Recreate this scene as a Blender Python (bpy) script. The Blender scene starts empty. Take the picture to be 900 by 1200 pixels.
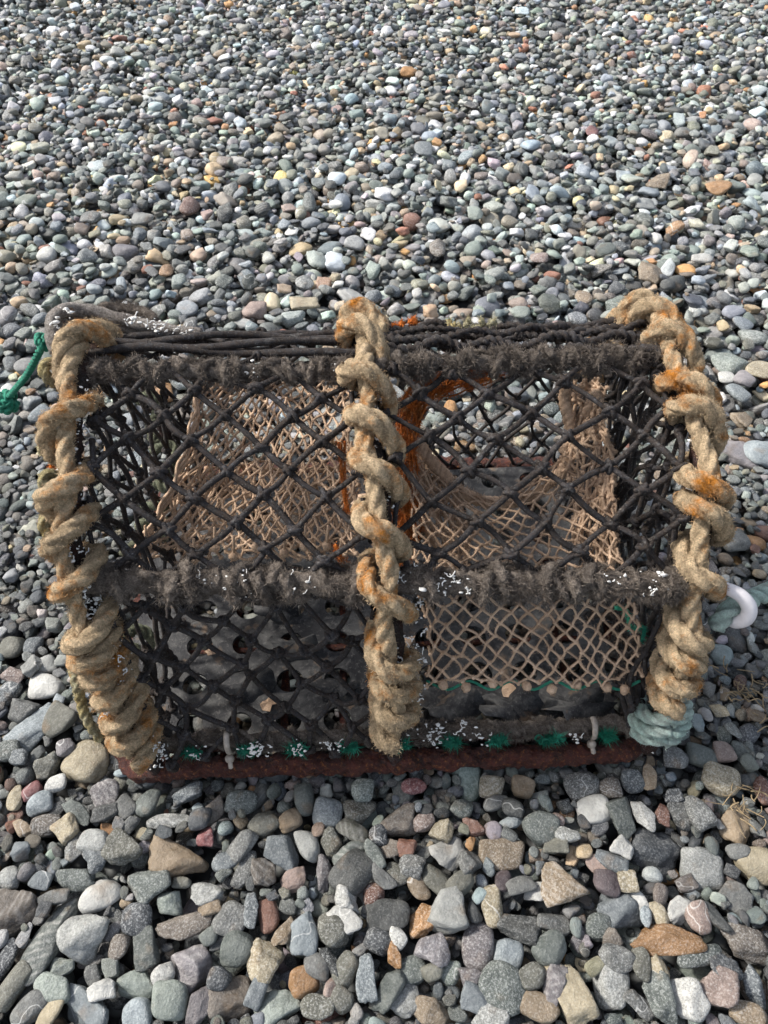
import bpy, math, random
import numpy as np
rng = np.random.default_rng(7)
random.seed(7)
R = math.radians
scene = bpy.context.scene
COL = scene.collection

# ------------------------------------------------------------------ camera
PITCH = R(50); FPX = 901.0
CP, SP = math.cos(PITCH), math.sin(PITCH)
def unproj(px, py, d):
    a = (px-450)/FPX; t = (600-py)/FPX
    return np.array([a*d, (CP+t*SP)*d, 1+(-SP+t*CP)*d])
def ground(px, py, z=0.0):
    t = (600-py)/FPX
    d = (1-z)/(SP-t*CP)
    return unproj(px, py, d), d
def project(p):
    p = np.asarray(p, float)
    y = p[..., 1]; z = p[..., 2]-1
    d = y*CP - z*SP; u = y*SP + z*CP
    return 450+FPX*p[..., 0]/d, 600-FPX*u/d, d
cd = bpy.data.cameras.new('camera'); cam = bpy.data.objects.new('camera', cd); COL.objects.link(cam)
cam.location = (0, 0, 1); cam.rotation_euler = (R(90)-PITCH, 0, 0)
cd.sensor_fit = 'VERTICAL'; cd.sensor_height = 36; cd.lens = FPX/1200*36
cd.clip_start = .01; cd.clip_end = 500
cd.dof.use_dof = True; cd.dof.focus_distance = 0.95; cd.dof.aperture_fstop = 16.0
scene.camera = cam

# ------------------------------------------------------------------ light
w = bpy.data.worlds.new('World'); scene.world = w; w.use_nodes = True
nt = w.node_tree; bg = nt.nodes['Background']
sky = nt.nodes.new('ShaderNodeTexSky'); sky.sky_type = 'NISHITA'; sky.sun_disc = False
SUN_EL, SUN_AZ = 42, -72        # azimuth from +y towards +x, degrees
sky.sun_elevation = R(SUN_EL); sky.sun_rotation = R(SUN_AZ)
sky.air_density = 1.0; sky.dust_density = 2.5; sky.ozone_density = 1.0
hs = nt.nodes.new('ShaderNodeHueSaturation'); hs.inputs['Saturation'].default_value = .55   # hazy, milky sky
nt.links.new(sky.outputs[0], hs.inputs['Color']); nt.links.new(hs.outputs[0], bg.inputs[0]); bg.inputs[1].default_value = 0.15
sl = bpy.data.lights.new('sun', 'SUN'); sl.energy = 3.4; sl.angle = R(6.0); sl.color = (1, .955, .89)
so = bpy.data.objects.new('sun', sl); COL.objects.link(so)
import mathutils
sd = mathutils.Vector((math.sin(R(SUN_AZ))*math.cos(R(SUN_EL)), math.cos(R(SUN_AZ))*math.cos(R(SUN_EL)), math.sin(R(SUN_EL))))
so.rotation_euler = sd.to_track_quat('Z', 'Y').to_euler()
vs = scene.view_settings
vs.view_transform = 'Standard'; vs.look = 'None'; vs.exposure = 0.80; vs.gamma = 1; vs.use_curve_mapping = False

# ------------------------------------------------------------------ node helpers
class NT:
    def __init__(s, name):
        s.m = bpy.data.materials.new(name); s.m.use_nodes = True
        s.t = s.m.node_tree; s.b = s.t.nodes['Principled BSDF']; s.out = s.t.nodes['Material Output']
    def n(s, typ, **k):
        nd = s.t.nodes.new(typ)
        for a, v in k.items():
            if a.startswith('i_'): nd.inputs[a[2:].replace('_', ' ')].default_value = v
            else: setattr(nd, a, v)
        return nd
    def l(s, a, b): s.t.links.new(a, b)
    def noise(s, co, scale, detail=4, rough=.6, w=None):
        nd = s.n('ShaderNodeTexNoise'); nd.inputs['Scale'].default_value = scale
        nd.inputs['Detail'].default_value = detail; nd.inputs['Roughness'].default_value = rough
        if w is not None: nd.noise_dimensions = '4D'; s.l(w, nd.inputs['W'])
        s.l(co, nd.inputs['Vector']); return nd.outputs['Fac']
    def ramp(s, f, lo, hi, a=0., b=1.):
        nd = s.n('ShaderNodeMapRange'); nd.inputs[1].default_value = lo; nd.inputs[2].default_value = hi
        nd.inputs[3].default_value = a; nd.inputs[4].default_value = b; s.l(f, nd.inputs[0]); return nd.outputs[0]
    def mix(s, f, a, b, mode='MIX'):
        nd = s.n('ShaderNodeMix', data_type='RGBA', blend_type=mode)
        for sock, v in ((nd.inputs[0], f), (nd.inputs[6], a), (nd.inputs[7], b)):
            if isinstance(v, (int, float)): sock.default_value = v
            elif isinstance(v, tuple): sock.default_value = (*v[:3], 1)
            else: s.l(v, sock)
        return nd.outputs[2]
    def math(s, op, a, b=0.0, c=None):
        nd = s.n('ShaderNodeMath', operation=op)
        for i, v in enumerate((a, b) if c is None else (a, b, c)):
            if isinstance(v, (int, float)): nd.inputs[i].default_value = v
            else: s.l(v, nd.inputs[i])
        return nd.outputs[0]
    def bump(s, h, strength, dist):
        nd = s.n('ShaderNodeBump'); nd.inputs['Strength'].default_value = strength
        nd.inputs['Distance'].default_value = dist; s.l(h, nd.inputs['Height']); s.l(nd.outputs[0], s.b.inputs['Normal'])
    def obj(s): return s.n('ShaderNodeTexCoord').outputs['Object']

def stone_material(name, instanced):
    m = NT(name)
    if instanced:
        at = m.n('ShaderNodeAttribute', attribute_type='INSTANCER', attribute_name='tint')
        col, alpha = at.outputs['Color'], at.outputs['Alpha']
        unit = 0.016
    else:
        oi0 = m.n('ShaderNodeObjectInfo'); col, alpha = oi0.outputs['Color'], oi0.outputs['Alpha']
        unit = 1.0
    oi = m.n('ShaderNodeObjectInfo'); rnd = oi.outputs['Random']
    co = m.obj(); W = m.math('MULTIPLY', rnd, 57.0)
    k = unit
    # big mottling
    big = m.noise(co, 55*k, 3, .55, W)
    col1 = m.mix(m.ramp(big, .35, .7), m.mix(.38, col, (.02, .022, .022), 'MIX'), m.mix(.12, col, (.55, .54, .5)))
    # warm stains
    st = m.noise(co, 38*k, 2, .5, m.math('ADD', W, 9.0))
    col2 = m.mix(m.ramp(st, .60, .78, 0, .45), col1, (.20, .125, .06))
    # mineral grains
    fine = m.noise(co, 430*k, 4, .8, W)
    amt = m.math('POWER', rnd, 1.6); amt = m.ramp(amt, 0, 1, .18, 1.0)
    light = m.math('MULTIPLY', m.ramp(fine, .515, .585), amt)
    dark = m.math('MULTIPLY', m.ramp(fine, .485, .41), amt)
    col3 = m.mix(m.math('MULTIPLY', light, .62), col2, m.mix(.55, col2, (.75, .76, .74)))
    col4 = m.mix(m.math('MULTIPLY', dark, .7), col3, m.mix(.7, col3, (.01, .012, .014)))
    # bands (only some)
    wv = m.n('ShaderNodeTexWave'); wv.bands_direction = 'DIAGONAL'; wv.inputs['Scale'].default_value = 60*k
    wv.inputs['Distortion'].default_value = 5; wv.inputs['Detail'].default_value = 3; wv.inputs['Detail Scale'].default_value = .8
    m.l(co, wv.inputs['Vector'])
    bandsel = m.ramp(alpha, .50, .52)
    col5 = m.mix(m.math('MULTIPLY', m.ramp(wv.outputs['Fac'], .3, .95, 0, .5), m.math('MULTIPLY', bandsel, m.ramp(big, .35, .6))), col4, m.mix(.45, col4, (.62, .6, .56)))
    # quartz veins
    vn = m.noise(co, 22*k, 2, .5, m.math('ADD', W, 31.0))
    vein = m.math('MULTIPLY', m.ramp(m.math('ABSOLUTE', m.math('SUBTRACT', vn, .5)), .010, .0, 0, .55), m.ramp(m.math('FRACT', m.math('MULTIPLY', rnd, 7.3)), .90, .91))
    col6 = m.mix(vein, col5, (.68, .68, .65))
    # dried salt dust on the upper faces of the bedded stones
    m.l(col6, m.b.inputs['Base Color'])
    m.l(m.ramp(big, .3, .7, .36, .66), m.b.inputs['Roughness'])
    m.b.inputs['Specular IOR Level'].default_value = .45
    bn = m.math('ADD', m.noise(co, 240*k, 5, .75, W), m.math('MULTIPLY', m.noise(co, 85*k, 3, .6, W), 1.6))
    m.bump(m.math('ADD', m.math('MULTIPLY', bn, .7), m.math('MULTIPLY', fine, .6)), .9, .0030)
    return m.m

def fibre_material(name, c1, c2, c3, s1=22, thr=(.42, .62), rough=.9, yarn=True, thr2=(.55, .7), spec=.15, grit=.55):
    m = NT(name); co = m.obj()
    n1 = m.noise(co, s1, 7, .72); n2 = m.noise(co, s1*1.9, 7, .72)
    a = m.mix(m.ramp(n1, *thr), c1, c2)
    b = m.mix(m.ramp(n2, *thr2), a, c3)
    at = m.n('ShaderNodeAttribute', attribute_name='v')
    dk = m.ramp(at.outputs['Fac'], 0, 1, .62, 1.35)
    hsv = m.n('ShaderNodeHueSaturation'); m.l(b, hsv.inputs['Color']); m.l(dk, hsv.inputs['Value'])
    fn = m.noise(co, 460, 4, .8); f2 = m.noise(co, 170, 3, .7)
    c = m.mix(m.ramp(fn, .36, .58, grit, 0), hsv.outputs[0], (.04, .026, .015))
    c = m.mix(m.ramp(f2, .40, .60, grit*.6, 0), c, (.05, .03, .016))
    c = m.mix(m.ramp(fn, .56, .70, 0, grit*.7), c, m.mix(.5, c, (.8, .7, .55)))
    m.l(c, m.b.inputs['Base Color'])
    m.b.inputs['Roughness'].default_value = rough; m.b.inputs['Specular IOR Level'].default_value = spec
    if yarn:
        uv = m.n('ShaderNodeAttribute', attribute_name='yarn')
        mp = m.n('ShaderNodeMapping'); mp.inputs['Scale'].default_value = (1, 1, 1)
        m.l(uv.outputs['Vector'], mp.inputs['Vector'])
        yn = m.noise(mp.outputs[0], 9, 3, .6)
        m.bump(m.math('ADD', yn, m.math('ADD', m.math('MULTIPLY', fn, .8), m.math('MULTIPLY', f2, .6))), 1.0, .006)
    else:
        m.bump(fn, .6, .0015)
    return m.m

M = {}
M['rope'] = fibre_material('rope_sun_bleached', (.82, .62, .39), (.72, .27, .035), (.58, .44, .30), 19, (.50, .64), thr2=(.56, .72), grit=.48)
M['blacktwine'] = fibre_material('black_twine', (.010, .011, .014), (.027, .029, .035), (.11, .11, .11), 46, (.4, .6), .8, False, (.57, .70), .22, grit=.5)
M['tannet'] = fibre_material('tan_netting', (.60, .43, .30), (.44, .30, .20), (.50, .26, .09), 20, (.4, .62), .85, False, (.62, .76), grit=.3)
M['greyfuzz'] = fibre_material('grey_fuzz', (.36, .305, .255), (.19, .165, .145), (.52, .44, .36), 34, (.4, .6), .95, True, (.58, .72))
M['corded'] = fibre_material('dark_wrapping', (.05, .045, .045), (.10, .045, .04), (.20, .17, .17), 45, (.45, .6), .8, True, (.55, .7))
M['orange'] = fibre_material('orange_twine', (.70, .20, .03), (.48, .12, .02), (.62, .36, .15), 30, (.4, .6), .85, False)
M['yellow'] = fibre_material('yellow_rope', (.75, .62, .30), (.62, .58, .38), (.60, .36, .10), 30, (.4, .6), .85, True)
M['palegreen'] = fibre_material('pale_green_rope', (.34, .38, .26), (.26, .28, .19), (.40, .38, .28), 26, (.4, .6), .85, True)
M['turquoise'] = fibre_material('turquoise_rope', (.62, .84, .74), (.74, .88, .79), (.62, .62, .46), 30, (.4, .6), .7, True, (.62, .75), .3, grit=.3)
M['green'] = fibre_material('green_twine', (.02, .42, .26), (.07, .55, .36), (.01, .28, .17), 60, (.4, .6), .6, True, (.6, .7), .4, grit=.2)
M['greypale'] = fibre_material('weathered_rope', (.50, .46, .42), (.34, .30, .27), (.55, .26, .10), 28, (.45, .6), .8, True, (.60, .70))
def rust():
    m = NT('rusty_steel'); co = m.obj()
    n1 = m.noise(co, 55, 6, .8); n2 = m.noise(co, 210, 6, .8)
    a = m.mix(m.ramp(n1, .35, .65), (.022, .007, .006), (.13, .026, .014))
    b = m.mix(m.ramp(n2, .54, .66), a, (.42, .15, .04))
    c = m.mix(m.ramp(n2, .42, .34), b, (.015, .006, .005))
    m.l(c, m.b.inputs['Base Color']); m.l(m.ramp(n1, .3, .7, .35, .75), m.b.inputs['Roughness'])
    m.bump(m.math('ADD', n1, n2), 1.0, .009); return m.m
M['rust'] = rust()
def plastic():
    m = NT('black_rubber_matting'); co = m.obj()
    n1 = m.noise(co, 24, 5, .7); n2 = m.noise(co, 190, 5, .8)
    a = m.mix(m.ramp(n1, .44, .60), (.026, .026, .028), (.075, .074, .072))
    b = m.mix(m.ramp(n2, .54, .66, 0, .5), a, (.19, .18, .17))
    c = m.mix(m.ramp(m.noise(co, 30, 3, .6), .60, .70, 0, .6), b, (.20, .135, .085))
    m.l(c, m.b.inputs['Base Color']); m.b.inputs['Roughness'].default_value = .78; m.b.inputs['Specular IOR Level'].default_value = .25
    m.bump(m.math('ADD', n2, m.math('MULTIPLY', m.noise(co, 60, 4, .7), 2.0)), .5, .003); return m.m
M['plastic'] = plastic()
def plain(name, c, rough=.5, s=90, var=.25, spec=.5):
    m = NT(name); co = m.obj(); n1 = m.noise(co, s, 4, .65)
    m.l(m.mix(m.ramp(n1, .35, .7), tuple(x*(1-var) for x in c), c), m.b.inputs['Base Color'])
    m.b.inputs['Roughness'].default_value = rough; m.b.inputs['Specular IOR Level'].default_value = spec
    m.bump(n1, .3, .001); return m.m
M['white'] = plain('worm_cast', (.75, .74, .70), .7)
M['hook'] = plain('white_plastic', (.74, .70, .70), .4, 60, .15)
M['tie'] = plain('dirty_cable_tie', (.42, .36, .30), .5, 120, .5)
M['straw'] = plain('dry_weed', (.34, .25, .14), .8, 120, .5)
M['weed'] = plain('green_weed', (.12, .22, .04), .6, 120, .4)
def ground_mat():
    m = NT('shingle_bed'); co = m.obj()
    v = m.n('ShaderNodeTexVoronoi'); v.inputs['Scale'].default_value = 34; m.l(co, v.inputs['Vector'])
    bw = m.n('ShaderNodeRGBToBW'); m.l(v.outputs['Color'], bw.inputs[0])
    c = m.mix(m.ramp(bw.outputs[0], .2, .8), (.035, .037, .036), (.30, .31, .30))
    c = m.mix(m.ramp(v.outputs['Distance'], .3, .6), c, (.02, .02, .02))
    m.l(c, m.b.inputs['Base Color']); m.b.inputs['Roughness'].default_value = .8
    m.bump(m.math('SUBTRACT', 1.0, v.outputs['Distance']), 1.0, .02); return m.m

# ------------------------------------------------------------------ mesh builder
class MB:
    def __init__(s): s.V = []; s.Q = []; s.T = []; s.v = []; s.y = []; s.n = 0
    def add(s, V, Q=None, T=None, v=.5, y=None):
        V = np.asarray(V, float); k = len(V)
        s.V.append(V); s.v.append(np.full(k, v) if np.isscalar(v) else v)
        s.y.append(np.zeros((k, 3)) if y is None else y)
        if Q is not None and len(Q): s.Q.append(np.asarray(Q)+s.n)
        if T is not None and len(T): s.T.append(np.asarray(T)+s.n)
        s.n += k
    def build(s, name, mat, parent=None, loc=None, rz=0.0, smooth=True):
        V = np.concatenate(s.V); Q = np.concatenate(s.Q) if s.Q else np.zeros((0, 4), int)
        T = np.concatenate(s.T) if s.T else np.zeros((0, 3), int)
        if loc is not None:
            V = V-np.asarray(loc); c, n_ = math.cos(-rz), math.sin(-rz)
            V = np.stack([V[:, 0]*c-V[:, 1]*n_, V[:, 0]*n_+V[:, 1]*c, V[:, 2]], 1)
        me = bpy.data.meshes.new(name); me.vertices.add(len(V)); me.vertices.foreach_set('co', V.ravel())
        nl = len(Q)*4+len(T)*3; me.loops.add(nl)
        me.loops.foreach_set('vertex_index', np.concatenate([Q.ravel(), T.ravel()]).astype(np.int32))
        npoly = len(Q)+len(T); me.polygons.add(npoly)
        st = np.concatenate([np.arange(len(Q))*4, len(Q)*4+np.arange(len(T))*3]).astype(np.int32)
        me.polygons.foreach_set('loop_start', st)
        me.polygons.foreach_set('use_smooth', np.full(npoly, smooth))
        me.update(calc_edges=True)
        a = me.attributes.new('v', 'FLOAT', 'POINT'); a.data.foreach_set('value', np.concatenate(s.v))
        a = me.attributes.new('yarn', 'FLOAT_VECTOR', 'POINT'); a.data.foreach_set('vector', np.concatenate(s.y).ravel())
        me.materials.append(mat)
        o = bpy.data.objects.new(name, me); COL.objects.link(o)
        if parent is not None: o.parent = parent
        elif loc is not None: o.location = loc; o.rotation_euler = (0, 0, rz)
        return o

def resample(P, step):
    P = np.asarray(P, float); d = np.r_[0, np.cumsum(np.linalg.norm(np.diff(P, axis=0), axis=1))]
    n = max(2, int(round(d[-1]/step))+1); t = np.linspace(0, d[-1], n)
    return np.stack([np.interp(t, d, P[:, i]) for i in range(3)], 1)
def smooth_path(P, n=12):
    """Catmull-Rom through points."""
    P = np.asarray(P, float)
    if len(P) < 3: return P
    Q = np.vstack([2*P[0]-P[1], P, 2*P[-1]-P[-2]]); out = []
    for i in range(1, len(Q)-2):
        t = np.linspace(0, 1, n, endpoint=False)[:, None]
        a, b, c, d = Q[i-1], Q[i], Q[i+1], Q[i+2]
        out.append(.5*((2*b)+(-a+c)*t+(2*a-5*b+4*c-d)*t*t+(-a+3*b-3*c+d)*t**3))
    out.append(Q[-2][None]); return np.vstack(out)
def frames(P):
    T = np.gradient(P, axis=0); T /= np.linalg.norm(T, axis=1)[:, None]+1e-12
    N = np.zeros_like(P); a = np.array([0, 0, 1.]) if abs(T[0, 2]) < .9 else np.array([1., 0, 0])
    n = a-T[0]*a.dot(T[0]); n /= np.linalg.norm(n); N[0] = n
    for i in range(1, len(P)):
        n = n-T[i]*n.dot(T[i]); n /= np.linalg.norm(n)+1e-12; N[i] = n
    return T, N, np.cross(T, N)
_k = rng.normal(size=(3, 10, 3))*np.array([1., 2.1, 4.3])[:, None, None]; _ph = rng.uniform(0, 6.28, (3, 10))
def pnoise(P, f):
    o = 0
    for i, a in enumerate((1, .5, .3)):
        o = o+a*np.sin(P@(_k[i].T*f)+_ph[i]).mean(-1)
    return o*1.6
def tube(mb, P, r, sides=6, v=.5, cap=True, flat=1.0, rough=0., rf=200):
    P = np.asarray(P, float); T, N, B = frames(P); n = len(P)
    r = np.full(n, r) if np.isscalar(r) else np.asarray(r)
    th = np.linspace(0, 2*np.pi, sides, endpoint=False)
    V = P[:, None]+r[:, None, None]*(np.cos(th)[None, :, None]*N[:, None]+flat*np.sin(th)[None, :, None]*B[:, None])
    if rough:
        nn = pnoise(V.reshape(-1, 3), rf).reshape(n, sides)
        V = V+(V-P[:, None])*(nn*rough)[:, :, None]
    d = np.r_[0, np.cumsum(np.linalg.norm(np.diff(P, axis=0), axis=1))]
    rm = float(np.mean(r))+1e-9
    y = np.stack(np.broadcast_arrays(np.cos(th)[None]*1.0, np.sin(th)[None]*1.0, (d/rm*.25)[:, None]), -1).reshape(-1, 3)
    i = np.arange(n-1)[:, None]*sides; j = np.arange(sides); k = (j+1) % sides
    Q = np.stack([i+j, i+k, i+sides+k, i+sides+j], -1).reshape(-1, 4)
    V = V.reshape(-1, 3); T3 = None
    if cap:
        V = np.vstack([V, P[0]-T[0]*r[0]*.5, P[-1]+T[-1]*r[-1]*.5]); y = np.vstack([y, y[:1], y[-1:]])
        e = (n-1)*sides
        T3 = np.vstack([np.stack([k, j, np.full(sides, n*sides)], 1), np.stack([e+j, e+k, np.full(sides, n*sides+1)], 1)])
    mb.add(V, Q, T3, v, y)
def rope(mb, P, r, pitch=None, sides=24, step=.0022, lay=1, soft=.55, rough=.12, strands=3):
    """A laid rope: three strands twisted round the path, with lumpy wear."""
    P = resample(P, step); T, N, B = frames(P); n = len(P)
    r = float(r); pitch = pitch or r*7.5
    d = np.r_[0, np.cumsum(np.linalg.norm(np.diff(P, axis=0), axis=1))]
    th = np.linspace(0, 2*np.pi, sides, endpoint=False)
    ph = th[None]-lay*2*np.pi*d[:, None]/pitch
    per = 2*np.pi/strands
    a = (ph+per/2) % per-per/2
    c0 = .47; r0 = 1-c0
    rad = c0*np.cos(a)+np.sqrt(np.maximum(r0*r0-(c0*np.sin(a))**2, .0))
    rad = soft*rad+(1-soft)*.93
    V0 = P[:, None]+r*(np.cos(th)[None, :, None]*N[:, None]+np.sin(th)[None, :, None]*B[:, None])
    nn = pnoise(V0.reshape(-1, 3), 60).reshape(n, sides); n2 = pnoise(V0.reshape(-1, 3), 330).reshape(n, sides)
    rad = rad*(1+rough*nn+rough*.5*n2)
    V = P[:, None]+(r*rad)[:, :, None]*(np.cos(th)[None, :, None]*N[:, None]+np.sin(th)[None, :, None]*B[:, None])
    # yarn coordinates run along the strand
    y = np.stack(np.broadcast_arrays(np.cos(ph)*2.2, np.sin(ph)*2.2, (d/r*.22)[:, None]), -1).reshape(-1, 3)
    i = np.arange(n-1)[:, None]*sides; j = np.arange(sides); k = (j+1) % sides
    Q = np.stack([i+j, i+k, i+sides+k, i+sides+j], -1).reshape(-1, 4)
    e = (n-1)*sides; V = np.vstack([V.reshape(-1, 3), P[0]-T[0]*r*.4, P[-1]+T[-1]*r*.4]); y = np.vstack([y, y[:1], y[-1:]])
    T3 = np.vstack([np.stack([k, j, np.full(sides, n*sides)], 1), np.stack([e+j, e+k, np.full(sides, n*sides+1)], 1)])
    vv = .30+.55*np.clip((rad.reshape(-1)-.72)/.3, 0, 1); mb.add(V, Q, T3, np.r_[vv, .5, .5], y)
def fuzz(mb, P, r, per_m, length, width=.00035, lift=.8, vlo=.3, vhi=1., along=.6):
    """Loose fibres standing off a rope: bent slivers."""
    P = resample(P, .003); T, N, B = frames(P); L = (len(P)-1)*.003
    n = int(L*per_m)
    if n < 1: return
    i = rng.integers(0, len(P), n); th = rng.uniform(0, 2*np.pi, n)
    out = np.cos(th)[:, None]*N[i]+np.sin(th)[:, None]*B[i]
    rr = r if np.isscalar(r) else np.asarray(r)[np.minimum(i, len(r)-1)][:, None]
    base = P[i]+out*rr*rng.uniform(.82, 1., (n, 1))+T[i]*rng.uniform(-.002, .002, (n, 1))
    d1 = out*lift+T[i]*rng.normal(0, along, (n, 1))+rng.normal(0, .45, (n, 3)); d1 /= np.linalg.norm(d1, axis=1)[:, None]
    d2 = d1+rng.normal(0, .7, (n, 3)); d2 /= np.linalg.norm(d2, axis=1)[:, None]
    ln = length*rng.uniform(.35, 1.5, (n, 1))*rng.uniform(.5, 1, (n, 1)); side = np.cross(d1, rng.normal(size=(n, 3))); side /= np.linalg.norm(side, axis=1)[:, None]+1e-9
    wd = width*rng.uniform(.6, 1.2, (n, 1)); m_ = base+d1*ln*.5; tip = m_+d2*ln*.5
    V = np.stack([base-side*wd, base+side*wd, m_+side*wd*.8, m_-side*wd*.8, tip], 1).reshape(-1, 3)
    k = np.arange(n)*5
    mb.add(V, np.stack([k, k+1, k+2, k+3], 1), np.stack([k+3, k+2, k+4], 1), np.repeat(rng.uniform(vlo, vhi, n), 5))
_b = None
def blob(mb, c, r, v=.5, sq=(1, 1, 1), sub=1, rough=.15):
    import bmesh
    global _b
    if _b is None: _b = {}
    if sub not in _b:
        bm = bmesh.new(); bmesh.ops.create_icosphere(bm, subdivisions=sub, radius=1)
        bm.verts.ensure_lookup_table()
        _b[sub] = (np.array([v_.co[:] for v_ in bm.verts]), np.array([[q.index for q in f.verts] for f in bm.faces])); bm.free()
    V, F = _b[sub]; c = np.asarray(c)
    X = V*r*np.asarray(sq); X = X*(1+rough*rng.normal(size=(len(X), 1)))+c
    mb.add(X, None, F, v)
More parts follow.
